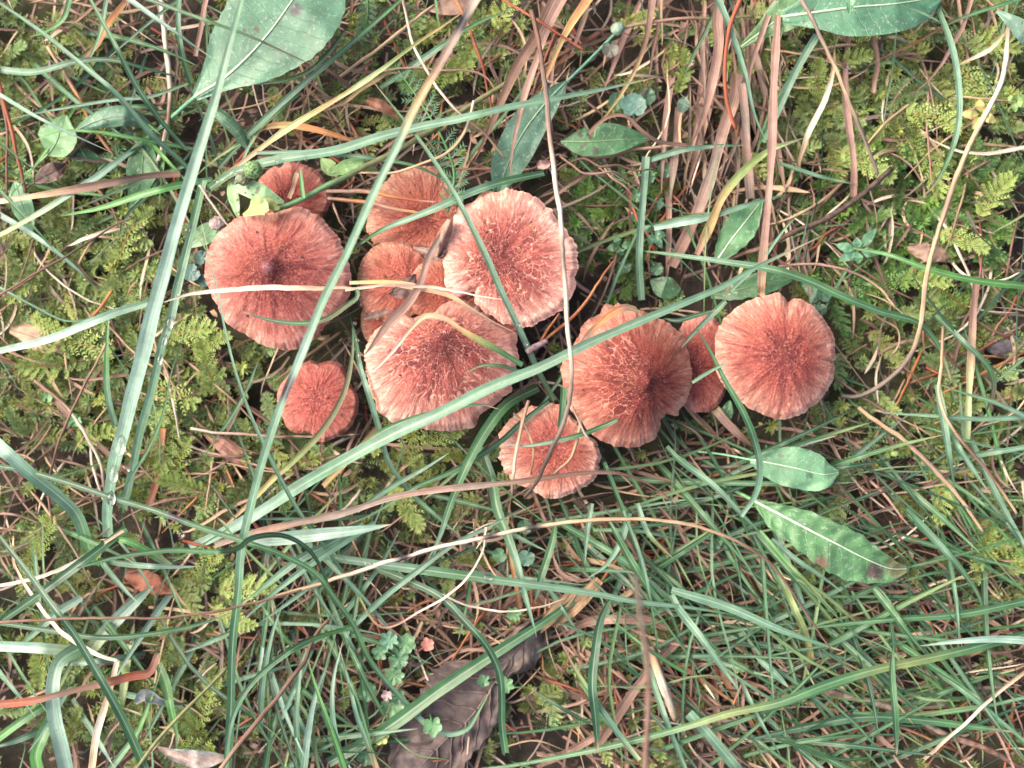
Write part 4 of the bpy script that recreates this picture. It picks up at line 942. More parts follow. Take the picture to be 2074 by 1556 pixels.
S|dark thin stem slanting over the yellow moss to the edge|0,597 60,560 140,515 230,460 270,440|5|bbnb|22 24 18|n|o
D|short white straw lying in the yellow moss|135,498 170,485 215,470 250,462|8|wwp|12 12|b|
S|straw hanging between round red cap and green tuft|403,373 440,425 470,468|5|ww|44 42|e|o
G|slim blade lying over the small shaded cap|608,345 612,375 614,402|8|gB|32 34|n|o
D|withered folded blade on the small shaded cap|601,350 594,378 586,402|9|sbs|26 24|n|o
S|thin dry tendril curling down beside the round red cap|660,372 672,400 680,428 690,455 700,468|5|pspb|20 22|n|
D|orange tinted blade lying on the upper rim of the conical cap|1172,702 1190,680 1215,655 1245,632 1270,623 1298,634|16|pboobv|40 42 42|b|o
G|slim blade tip resting on the rim of the lone round cap|1402,775 1440,751 1482,731|8|GGG|30 36 38|e|o
D|speckled yellow brown blade beneath the lone round cap|1400,778 1430,806 1456,838 1490,875 1525,905|17|ycppb|14 15 13 8|b|
G|dark blade between the conical cap and the hidden dark cap|1470,610 1430,650 1405,675 1380,705|13|gGdd|34 32 28|e|o
S|thin curly brown root above the dark moss|1120,352 1150,330 1185,322 1215,338 1250,335 1290,345 1330,340|5|bnbbn|14 20 16|n|
S|second curly brown root looping above the dark moss|1135,318 1160,335 1180,350 1210,352 1245,348 1270,362 1300,385 1312,420|5|bpbb|16 20 10|n|
S|thin pale root hanging above the dark moss|1225,340 1240,360 1262,372 1280,392 1310,420|4|spb|12 14 8|n|
S|short dry root tip in front of the narrow grey green leaf|1060,345 1085,340 1110,322 1135,312 1150,318|5|bnb|14 16|n|
G|thin dark blade curving over the conical cap's shoulder|1345,645 1370,650 1400,642 1450,628|9|ddd|36 36|b|o
'''
for line in STRANDS.strip().splitlines():
    f = line.split('|')
    if len(f) != 8: raise ValueError(line)
    pts = [p.split(',') for p in f[2].split()]
    strand(f[0], f[1], pts, float(f[3]), f[4], [float(x) for x in f[5].split()], f[6], f[7] == 'o')
# ---------------------------------------------------------------- broad leaves
def leaf_shape(mid, lw, rw, teeth=(0, 1), ripple=0.6, pucker=0.0, curl=0.0, na=44, nc=15, col=(0.05, 0.13, 0.08), var=0.25, spots=(), lift_over=False, edge=None, seed=0, notch=()):
    """mid: [(px,py,mm)], lw/rw: half widths in px along it"""
    mid = np.asarray(mid, float)
    xy, t = spline(mid[:, :2], na)
    seg = np.linalg.norm(np.diff(mid[:, :2], axis=0), axis=1); cum = np.concatenate([[0], np.cumsum(seg)]) / seg.sum()
    z = np.interp(t, cum, mid[:, 2])
    T = np.gradient(xy, axis=0); T /= np.linalg.norm(T, axis=1)[:, None]
    Nn = np.stack([T[:, 1], -T[:, 0]], -1)                         # to the left of travel in the photo
    def wf(w):
        x = np.linspace(0, 1, len(w)); f, _ = spline(np.stack([x, np.asarray(w, float)], -1) * np.array([100, 1]), 200)
        return np.maximum(np.interp(t, f[:, 0] / 100, f[:, 1]), 0.3)
    L, R = wf(lw), wf(rw)
    amp, cnt = teeth
    if cnt > 1:
        saw = np.abs(((t * cnt) % 1.0) - 0.35)
        L = L * (1 + amp * (saw - 0.3) + amp * 0.6 * (vnoise(t * cnt * 0.7, t * 0, seed=seed) - 0.5)); R = R * (1 + amp * (np.roll(saw, 3) - 0.3) + amp * 0.6 * (vnoise(t * cnt * 0.7, t * 0 + 5, seed=seed) - 0.5))
    for tc, side, depth, w in notch:
        k = 1 - depth * np.exp(-((t - tc) / w) ** 4)
        if side > 0: R = R * k
        else: L = L * k
    s = np.linspace(-1, 1, nc)
    Wd = np.where(s[None] < 0, L[:, None], R[:, None])
    X = xy[:, 0:1] + Nn[:, 0:1] * (-s[None]) * Wd
    Y = xy[:, 1:2] + Nn[:, 1:2] * (-s[None]) * Wd
    a = np.abs(s)[None]
    Z = z[:, None] + curl * a ** 2 + 0.25 * a ** 0.7
    Z = Z + ripple * a * 2 * (fbm(t[:, None] * 5 + s[None] * 0.6, s[None] * 1.5 + seed, seed=seed, octv=2) - 0.5)
    if pucker:
        ln = seg.sum()
        Z = Z + pucker * (0.3 + 1.5 * vnoise(t[:, None] * 6 + 3, s[None] * 2.0, seed=seed)) * np.sin((t[:, None] * ln / 17.0 - a * 2.0) * 2 * np.pi * 0.5 + np.sign(s)[None] * 0.7 + 5 * vnoise(t[:, None] * 4, s[None] * 1.5, seed=seed + 2)) * (a * (1.15 - a)) * 2
    if lift_over:
        h = hm_get(X, Y); Z = np.where(h > -0.5, np.maximum(Z, h * 1000 + 1.0), Z)
    W = P(X, Y, Z / 1000).reshape(-1, 3)
    n2 = fbm(X / 26, Y / 26, seed=seed + 4)
    base = np.array(col)
    C = base[None, None] * (1 + var * 2 * (n2 - 0.5))[..., None]
    if edge is not None:
        e = smooth(0.55, 1.0, a + 0.5 * (n2 - 0.5))[..., None] + 0 * C
        C = C * (1 - e) + np.array(edge) * e
    for px, py, r, c in spots:
        d = np.hypot(X - px, Y - py) / r
        k = (1 - smooth(0.55, 1.15, d + 0.5 * (fbm(X / 6, Y / 6, seed=3) - 0.5)))[..., None]
        C = C * (1 - k) + np.array(PAL[c]) * k
    ln = seg.sum() * M_PX * 1000
    par = np.stack([np.tile(s, (na, 1)), np.tile((t * ln)[:, None], (1, nc)), np.full((na, nc), (seed * 0.37) % 1)], -1)
    i = np.arange(na * nc).reshape(na, nc)
    q = np.stack([i[:-1, :-1], i[:-1, 1:], i[1:, 1:], i[1:, :-1]], -1).reshape(-1, 4)
    return W, q, C.reshape(-1, 3), par.reshape(-1, 3), (xy, z, t)

def leaf(label, mid, lw, rw=None, col=(0.05, 0.13, 0.08), rib=None, ribw=5, petiole=None, cat='leaf', name='leaf', group='broad leaves in the grass', mat=None, parent=None, veins=0, **kw):
    rw = lw if rw is None else rw
    W, q, C, par, (xy, z, t) = leaf_shape(mid, lw, rw, col=col, **kw)
    if parent is None:
        origin = np.array(W[len(W[0]) // 2]) if False else P(xy[:1, 0], xy[:1, 1], z[:1] / 1000)[0]
        o = put(name, W, q, None, mat or M_LEAF, C, par, None, origin)
        tag(o, label, cat, group)
    else:
        origin = np.array(parent.location)
        o = put(name, W, q, None, mat or M_LEAF, C, par, parent, origin)
        return o
    if rib:
        n = len(t)
        nc = len(W) // n
        c = W.reshape(n, nc, 3)[:, nc // 2].copy(); c[:, 2] += 0.00012
        rad = ribw / 2 * M_PX * (1 - 0.8 * t)
        v, qq, tt, cc, pp = tube(c, rad, np.tile(rib, (n, 1)), 6)
        put('midrib', v, qq, tt, M_PLANT, cc, pp, o, origin)
    if veins:
        n = len(t); nc = len(W) // n; G_ = W.reshape(n, nc, 3)
        for k in range(veins):
            for sd in (-1, 1):
                i0 = int(n * (0.08 + 0.78 * k / veins)) + (2 if sd > 0 else 0)
                js = np.arange(0, nc // 2 - 1)
                ii = np.clip(i0 + (js * n * 0.011).astype(int), 0, n - 1)
                line_ = G_[ii, nc // 2 + sd * js].copy(); line_[:, 2] += 0.0002
                v, qq, tt, cc, pp = tube(line_, np.linspace(2.4, 0.8, len(js)) * M_PX, np.tile(rib, (len(js), 1)), 5)
                put('vein', v, qq, tt, M_DEAD, cc, pp, o, origin)
    if petiole:
        pts = np.array(petiole, float)
        xy2, t2 = spline(pts[:, :2], 16)
        z2 = np.interp(t2, np.linspace(0, 1, len(pts)), pts[:, 2]) / 1000
        v, qq, tt, cc, pp = tube(P(xy2[:, 0], xy2[:, 1], z2), ribw * 0.62 * M_PX, np.tile(np.array(col) * 1.9, (16, 1)), 6)
        put('petiole', v, qq, tt, M_PLANT, cc, pp, o, origin)
    return o

GL = (0.080, 0.185, 0.112)          # grey green felted leaf
RIBC = (0.42, 0.52, 0.36)
leaf('big grey green felted leaf with a purple hole-like spot at the top edge', [(395, 196, 24), (452, 160, 27), (506, 111, 30), (547, 64, 32), (591, 3, 33), (640, -70, 30)],
     [12, 54, 88, 102, 106, 98, 70], [10, 24, 60, 88, 106, 104, 74], GL, RIBC, 7, [(315, 268, 6), (350, 236, 14), (398, 194, 24)], teeth=(0.05, 13), ripple=1.6, na=70, nc=21, var=0.2, spots=((598, 20, 16, 'k'),), seed=1)
leaf('big smooth green leaf cut by the top edge with a pale midrib', [(1585, 34, 26), (1640, 27, 28), (1728, 15, 30), (1813, 8, 30), (1915, -8, 24)],
     [14, 38, 52, 56, 44, 2], [14, 34, 58, 60, 50, 2], (0.070, 0.185, 0.105), RIBC, 6, None, ripple=1.2, na=60, nc=19, var=0.2, seed=2)
leaf('light green leaf beside the big smooth one with a dark spot', [(1500, 95, 12), (1545, 62, 18), (1590, 28, 22), (1640, -5, 22), (1670, -30, 20)],
     [4, 16, 32, 34, 20], [4, 16, 34, 36, 20], (0.12, 0.24, 0.10), RIBC, 4, None, ripple=1.0, spots=((1605, 14, 7, 'n'),), seed=3)
leaf('narrow grey green leaf under the tan blade, above the split cap', [(1146, 166, 12), (1105, 209, 14), (1061, 267, 14), (1041, 304, 13), (1006, 392, 8)],
     [5, 26, 36, 40, 32, 8], [4, 24, 36, 36, 32, 8], (0.070, 0.165, 0.110), (0.22, 0.32, 0.2), 5, [(1252, 62, 10), (1200, 115, 12), (1148, 166, 12)], ripple=1.4, na=60, seed=4)
leaf('arrow shaped green leaf with a torn notch', [(1136, 287, 12), (1196, 287, 13), (1264, 283, 13), (1318, 281, 10)], [3, 24, 36, 34, 20, 3], [3, 26, 30, 27, 16, 3],
     (0.058, 0.155, 0.062), (0.2, 0.3, 0.15), 4, None, notch=((0.34, -1, 0.85, 0.035),), spots=((1175, 274, 6, 'n'), (1206, 304, 7, 'n')), ripple=1.0, na=60, seed=5)
leaf('serrated bright green leaf with a pale midrib in the brown bundle', [(1452, 528, 10), (1478, 490, 13), (1505, 455, 14), (1543, 405, 13)], [8, 22, 31, 33, 24, 5], [8, 24, 30, 30, 20, 5],
     (0.085, 0.215, 0.090), (0.55, 0.62, 0.5), 4, None, teeth=(0.16, 6), ripple=1.2, seed=6)
leaf('smooth oval pale green leaf below the lone round cap', [(1520, 931, 16), (1543, 935, 18), (1610, 948, 20), (1670, 961, 20), (1699, 957, 18)], [6, 26, 40, 42, 36, 4], [8, 30, 40, 40, 34, 4],
     (0.105, 0.235, 0.125), (0.50, 0.60, 0.45), 3.5, [(1405, 914, 6), (1460, 920, 10), (1524, 932, 16)], teeth=(0.05, 8), ripple=1.6, na=56, spots=((1640, 962, 9, 'd'),), seed=7)
leaf('long wavy dandelion leaf with a white midrib and brown damaged tip', [(1530, 1016, 14), (1570, 1037, 18), (1640, 1074, 20), (1695, 1102, 20), (1762, 1136, 18), (1805, 1152, 15), (1840, 1152, 12)],
     [6, 22, 36, 40, 38, 28, 5], [8, 36, 46, 54, 56, 40, 5], (0.080, 0.195, 0.078), (0.50, 0.60, 0.46), 6, [(1440, 972, 5), (1490, 995, 9), (1534, 1018, 14)], teeth=(0.16, 9), ripple=1.6, pucker=0.42, na=90, nc=21,
     spots=((1772, 1158, 20, 'n'), (1815, 1150, 26, 'v'), (1663, 1140, 14, 'b')), seed=8)
leaf('round pale green leaf with fine veins near the frame edge', [(98, 312, 10), (112, 292, 13), (122, 265, 14), (133, 234, 12)], [10, 36, 42, 38, 22, 4], [10, 32, 38, 36, 22, 4], (0.165, 0.31, 0.145), (0.3, 0.42, 0.22), 3,
     [(52, 352, 5), (75, 333, 8), (99, 311, 10)], teeth=(0.06, 7), ripple=1.0, seed=9)
leaf('hairy grey green leaf arching above the bright blade', [(152, 265, 14), (203, 243, 18), (253, 236, 18), (305, 254, 12)], [3, 16, 22, 20, 5], [3, 14, 20, 18, 5], (0.095, 0.195, 0.125), (0.2, 0.3, 0.2), 3, None, ripple=0.8, curl=-1.5, seed=10)
leaf('narrow hairy leaf pointing down from the big grey leaf', [(425, 214, 20), (456, 243, 20), (483, 270, 18), (507, 310, 14)], [5, 13, 14, 11, 2], [5, 12, 12, 10, 2], (0.075, 0.16, 0.09), (0.15, 0.25, 0.15), 3, None, ripple=0.6, curl=-1.0, seed=12)
leaf('dark oval leaf under the slim pale blade in the tuft', [(295, 285, 8), (290, 320, 10), (285, 365, 9), (258, 425, 6)], [6, 26, 33, 30, 14, 3], [6, 26, 33, 28, 14, 3], (0.052, 0.145, 0.058), (0.12, 0.22, 0.1), 3, None, ripple=1.0, seed=13)
leaf('small dark leaf under the round pale leaf', [(135, 318, 8), (169, 314, 9), (208, 326, 7)], [3, 13, 11, 3], None, (0.03, 0.095, 0.04), None, seed=14)
leaf('low dark leaf beside the brown oval leaf', [(140, 385, 5), (180, 378, 6), (215, 360, 5)], [3, 16, 14, 3], None, (0.04, 0.11, 0.045), None, seed=15)
leaf('dark brown withered oval leaf with a thin stalk', [(70, 368, 10), (92, 356, 12), (115, 345, 12), (134, 334, 9)], [4, 16, 20, 17, 4], [4, 14, 18, 15, 4], (0.085, 0.048, 0.042), (0.05, 0.03, 0.03), 3, [(30, 398, 4), (50, 384, 7), (71, 368, 10)],
     mat=M_DEAD, name='withered_leaf', cat='dead leaf', group='dead leaves in the litter', ripple=1.6, edge=(0.2, 0.13, 0.12), seed=16)
leaf('pale lobed leaf at the frame edge under the whitish blade', [(30, 368, 8), (44, 415, 10), (66, 468, 7)], [4, 20, 22, 16, 3], None, (0.15, 0.30, 0.16), (0.3, 0.45, 0.3), 3, None, seed=17)
leaf('lime green hairy leaf on the stem beside the orange sunken cap', [(672, 352, 22), (700, 338, 25), (735, 336, 25), (768, 349, 20)], [3, 13, 15, 10, 2], [3, 15, 13, 9, 2], (0.20, 0.37, 0.13), (0.35, 0.5, 0.25), 2, None, ripple=0.6, curl=-0.8, seed=18)
leaf('yellow green leaf behind the hairy stem', [(650, 322, 16), (668, 340, 18), (684, 356, 18)], [3, 14, 14, 3], None, (0.21, 0.33, 0.12), None, seed=19)
leaf('pale spotted leaf between bud and hairy stem, over the shaded cap', [(472, 382, 27), (500, 388, 28), (535, 398, 28), (575, 410, 26)], [6, 22, 24, 14, 3], [4, 10, 14, 10, 3], (0.23, 0.40, 0.20), (0.34, 0.5, 0.3), 2, None,
     spots=((503, 381, 4, 'n'), (497, 391, 3, 'n')), lift_over=True, seed=20)
leaf('pale narrow leaf with brown specks beside the spotted leaf', [(464, 370, 20), (474, 405, 24), (482, 440, 24)], [4, 11, 9, 3], None, (0.22, 0.38, 0.17), None, spots=((481, 405, 4, 'n'), (483, 430, 3, 'n')), seed=21)
leaf('yellow tipped triangular leaf at the foot of the hairy stem', [(492, 436, 28), (515, 428, 33), (530, 420, 36), (544, 418, 36)], [3, 9, 22, 24, 8], [3, 6, 10, 17, 8], (0.36, 0.47, 0.19), None, lift_over=True, seed=22)
leaf('small dark olive leaf folded behind the triangular leaf', [(535, 400, 33), (548, 414, 34), (566, 424, 34)], [6, 10, 9, 3], None, (0.16, 0.19, 0.045), None, lift_over=True, seed=23)
leaf('pale green leaf tucked under the round red cap', [(385, 498, 10), (410, 478, 11), (445, 458, 10)], [6, 18, 20, 8], None, (0.15, 0.29, 0.14), (0.35, 0.5, 0.35), 2, None, seed=24)
leaf('small brown curled leaf near the top of the yarrow leaf', [(741, 204, 10), (770, 216, 13), (815, 238, 9)], [8, 14, 10, 3], [6, 9, 8, 3], (0.30, 0.16, 0.11), None, mat=M_DEAD, name='withered_leaf', cat='dead leaf', group='dead leaves in the litter', curl=2.5, ripple=2.0, seed=25)
leaf('grey brown dead leaf at the top edge by the jointed stem', [(870, 20, 6), (905, 14, 8), (945, 4, 8), (985, -15, 6)], [4, 16, 20, 14, 3], None, (0.24, 0.15, 0.11), None, mat=M_DEAD, name='withered_leaf', cat='dead leaf', group='dead leaves in the litter', seed=26)
leaf('pinkish brown dead leaf lying below the smallest cap', [(412, 876, 8), (450, 902, 10), (485, 930, 9), (515, 955, 6)], [4, 15, 20, 17, 5], [4, 12, 16, 14, 5], (0.30, 0.155, 0.115), (0.25, 0.12, 0.09), 2, None, mat=M_DEAD, name='withered_leaf', cat='dead leaf', group='dead leaves in the litter', ripple=1.8, seed=27)
leaf('decayed pale leaf scrap in the moss near the frame edge', [(20, 668, 6), (60, 680, 8), (110, 698, 8), (150, 700, 6)], [8, 22, 20, 16, 6], [6, 16, 24, 20, 6], (0.36, 0.25, 0.17), (0.25, 0.15, 0.1), 2, None, mat=M_DEAD, name='withered_leaf', cat='dead leaf', group='dead leaves in the litter', teeth=(0.3, 5), ripple=2.2, var=0.6, seed=28)
leaf('large dry purplish brown leaf with torn lobes at the bottom edge', [(1110, 1245, 10), (1086, 1272, 12), (1061, 1298, 13), (1011, 1369, 12), (953, 1453, 10), (893, 1508, 9), (820, 1590, 7)],
     [6, 40, 48, 20, 38, 52, 60, 66, 60, 44], [4, 26, 34, 52, 108, 122, 104, 90, 76, 50], (0.090, 0.066, 0.062), (0.14, 0.10, 0.09), 6, None, veins=9, mat=M_DEAD, name='withered_leaf', cat='dead leaf', group='dead leaves in the litter',
     teeth=(0.16, 17), ripple=6.5, pucker=0.45, var=0.5, na=110, nc=31, spots=((1050, 1310, 45, 'e'),), seed=29)
leaf('crumpled brown leaf scrap caught between the orange caps and split cap', [(838, 500, 24), (858, 508, 26), (880, 518, 27), (902, 505, 28)], [4, 9, 13, 16, 6], [4, 8, 12, 10, 4], (0.20, 0.13, 0.11), None, mat=M_DEAD, name='withered_leaf', cat='dead leaf', group='dead leaves in the litter', lift_over=True, ripple=1.8, teeth=(0.4, 5), curl=1.2, seed=30)
leaf('furry rolled brown leaf against the edge of the split cap', [(912, 446, 34), (902, 470, 35), (892, 495, 33), (885, 520, 30)], [6, 12, 13, 10, 5], None, (0.30, 0.19, 0.15), None, mat=M_DEAD, name='withered_leaf', cat='dead leaf', group='dead leaves in the litter', lift_over=True, curl=-4, seed=31)
leaf('dark jagged leaf scrap on the orange cap under the dusty blade', [(788, 597, 24), (806, 590, 26), (830, 572, 27), (842, 556, 26)], [3, 12, 14, 10, 3], [3, 14, 22, 12, 3], (0.15, 0.095, 0.085), None, mat=M_DEAD, name='withered_leaf', cat='dead leaf', group='dead leaves in the litter', lift_over=True, teeth=(0.5, 5), ripple=1.4, seed=32)
leaf('small ragged dark scrap above the broad cracked cap', [(738, 645, 22), (765, 636, 24), (800, 632, 24)], [3, 7, 6, 2], [3, 8, 5, 2], (0.17, 0.105, 0.09), None, mat=M_DEAD, name='withered_leaf', cat='dead leaf', group='dead leaves in the litter', lift_over=True, teeth=(0.5, 4), seed=33)
leaf('serrated dark leaf low down above the lone round cap', [(1440, 600, 6), (1490, 588, 9), (1545, 575, 10), (1610, 562, 8)], [5, 18, 24, 20, 4], [5, 18, 22, 18, 4], (0.062, 0.15, 0.065), (0.16, 0.26, 0.14), 3, None, teeth=(0.2, 7), seed=34)
leaf('dull green leaf in shade beyond the lone round cap', [(1625, 575, 6), (1655, 590, 8), (1690, 596, 6)], [4, 16, 14, 3], None, (0.06, 0.14, 0.075), None, seed=35)
leaf('small green leaf poking out beneath the lone round cap', [(1462, 858, 10), (1472, 835, 12), (1478, 812, 12)], [4, 13, 11, 3], None, (0.085, 0.20, 0.09), None, seed=36)
leaf('dark leaf in the gap behind the conical cap', [(1318, 568, 8), (1345, 582, 10), (1378, 590, 8)], [4, 20, 22, 6], None, (0.05, 0.13, 0.055), None, seed=37)
leaf('fuzzy grey green leaf cut by the edge near the top corner', [(2018, 22, 20), (2045, 40, 22), (2074, 62, 22), (2110, 90, 18)], [3, 14, 22, 20], [3, 14, 24, 24], (0.12, 0.21, 0.15), None, seed=38)
leaf('small fuzzy leaf at the side of the brown bundle', [(1378, 228, 10), (1384, 212, 12), (1388, 196, 10)], [4, 12, 12, 3], None, (0.12, 0.19, 0.14), None, seed=39)
leaf('tiny green leaf tip lying on the big smooth leaf', [(1722, -8, 36), (1722, 10, 36), (1720, 28, 35)], [8, 9, 7, 2], None, (0.12, 0.27, 0.14), None, seed=40)
leaf('curled blue grey dead leaf beside the bright pointing blade', [(274, 1425, 14), (292, 1410, 18), (320, 1418, 17), (345, 1424, 14), (384, 1426, 12)], [6, 14, 6, 3, 1], [4, 12, 8, 4, 1], (0.30, 0.33, 0.33), None, mat=M_DEAD, name='withered_leaf', cat='dead leaf', group='dead leaves in the litter', curl=2, seed=41)
leaf('pinkish white dead leaf at the bottom edge beside the jointed stem', [(320, 1514, 10), (350, 1530, 14), (400, 1540, 15), (455, 1535, 12)], [3, 14, 20, 18, 6], [3, 10, 16, 16, 6], (0.50, 0.40, 0.36), None, mat=M_DEAD, name='withered_leaf', cat='dead leaf', group='dead leaves in the litter', edge=(0.3, 0.36, 0.34), curl=2, ripple=1.6, seed=42)
leaf('tiny pinkish withered leaf above the dark moss', [(1088, 338, 14), (1100, 334, 17), (1118, 328, 16)], [6, 11, 7, 2], [4, 9, 8, 2], (0.42, 0.28, 0.25), None, mat=M_DEAD, name='withered_leaf', cat='dead leaf', group='dead leaves in the litter', curl=1.5, seed=43)
leaf('brown leaf patch lying under the rusty tuft', [(255, 1160, 6), (300, 1180, 8), (350, 1195, 6)], [10, 22, 20, 8], None, (0.26, 0.10, 0.06), None, mat=M_DEAD, name='withered_leaf', cat='dead leaf', group='dead leaves in the litter', ripple=2, seed=44)
leaf('grey withered leaf in the gap of the tangled grass', [(1880, 1430, 5), (1905, 1405, 7), (1925, 1385, 6)], [12, 24, 22, 8], None, (0.17, 0.19, 0.15), None, mat=M_DEAD, name='withered_leaf', cat='dead leaf', group='dead leaves in the litter', ripple=2, seed=45)
leaf('brown mottled leaf fragment in the bare moss near the pale stalk', [(1840, 500, 6), (1880, 512, 8), (1925, 520, 6)], [8, 18, 16, 6], None, (0.20, 0.13, 0.095), None, mat=M_DEAD, name='withered_leaf', cat='dead leaf', group='dead leaves in the litter', ripple=2, teeth=(0.3, 5), seed=46)
for k, (x, y, a, L, w) in enumerate(((1215, 1175, 0.85, 130, 15), (1165, 1195, 0.8, 120, 13))):
    dx, dy = math.cos(a + 1.5), math.sin(a + 1.5)
    leaf(('flat straw coloured sheath at the top of the dry purple leaf', 'second flat sheath lying along the straw coloured one')[k], [(x, y, 12 + k), (x + dx * L * 0.5, y + dy * L * 0.5, 13 + k), (x + dx * L, y + dy * L, 10)],
         [w * 0.6, w, w, w * 0.4], None, (0.34, 0.22, 0.12), None, mat=M_DRY, name='dry_sheath', cat='dry sheath', group='dry grass sheaths', seed=50 + k)

# round toothed and lobed little leaves
def small_leaf(label, x, y, r, ang, col, z=10, lobes=0, stalk=40, spots=()):
    n = 44
    th = np.linspace(0, 2 * np.pi, n, endpoint=False)
    d = np.abs((th + np.pi) % (2 * np.pi) - np.pi)
    R = r * (1 - 0.35 * np.exp(-((d - np.pi) / 0.35) ** 2))
    R = R * (1 + 0.05 * np.cos(th * 11)) if lobes == 0 else R * (0.74 + 0.32 * np.abs(np.cos(th * lobes / 2.0)) ** 0.7 * (0.6 + 0.8 * vnoise(np.cos(th) * 3 + x, np.sin(th) * 3 + y)))
    rr = np.array([0.0, 0.3, 0.6, 0.85, 1.0])[1:]
    X = x + R[None] * rr[:, None] * np.cos(th + ang)[None]; Y = y + R[None] * rr[:, None] * np.sin(th + ang)[None]
    Z = z + 0.6 * rr[:, None] ** 2 + 0.7 * rr[:, None] * (vnoise(np.cos(th) * 2 + x, np.sin(th) * 2)[None] - 0.5)
    W = np.concatenate([P(np.array([x]), np.array([y]), np.array([z / 1000])), P(X, Y, Z / 1000).reshape(-1, 3)])
    i = 1 + np.arange(n * 4).reshape(4, n); j = np.roll(i, -1, 1)
    q = np.stack([i[:-1], i[1:], j[1:], j[:-1]], -1).reshape(-1, 4)[:, ::-1]; t = np.stack([np.zeros(n, int), i[0], j[0]], -1)[:, ::-1]
    C = np.array(col)[None] * (0.85 + 0.3 * rng.random((len(W), 1)))
    par = np.concatenate([[[0, 0, 0]], np.stack([np.sin(th)[None] * rr[:, None], np.cos(th)[None] * rr[:, None] * 5, 0 * X], -1).reshape(-1, 3)])
    bx, by = x - stalk * math.cos(ang), y - stalk * math.sin(ang)
    base = P(np.array([bx]), np.array([by]), np.array([0.002]))[0]
    o = put('small_leaf', W, q, t, M_LEAF, C, par, None, base)
    tag(o, label, 'small leaf', 'small round and lobed leaves')
    s = np.linspace(0, 1, 8)
    ctr = P(bx + (x - bx) * s, by + (y - by) * s, (2 + (z - 2.2) * np.sin(s * 1.57)) / 1000)
    v, qq, tt, cc, pp = tube(ctr, 2.2 * M_PX, np.tile(np.array(col) * 1.3, (8, 1)), 5)
    put('petiole', v, qq, tt, M_PLANT, cc, pp, o, base)
    return o

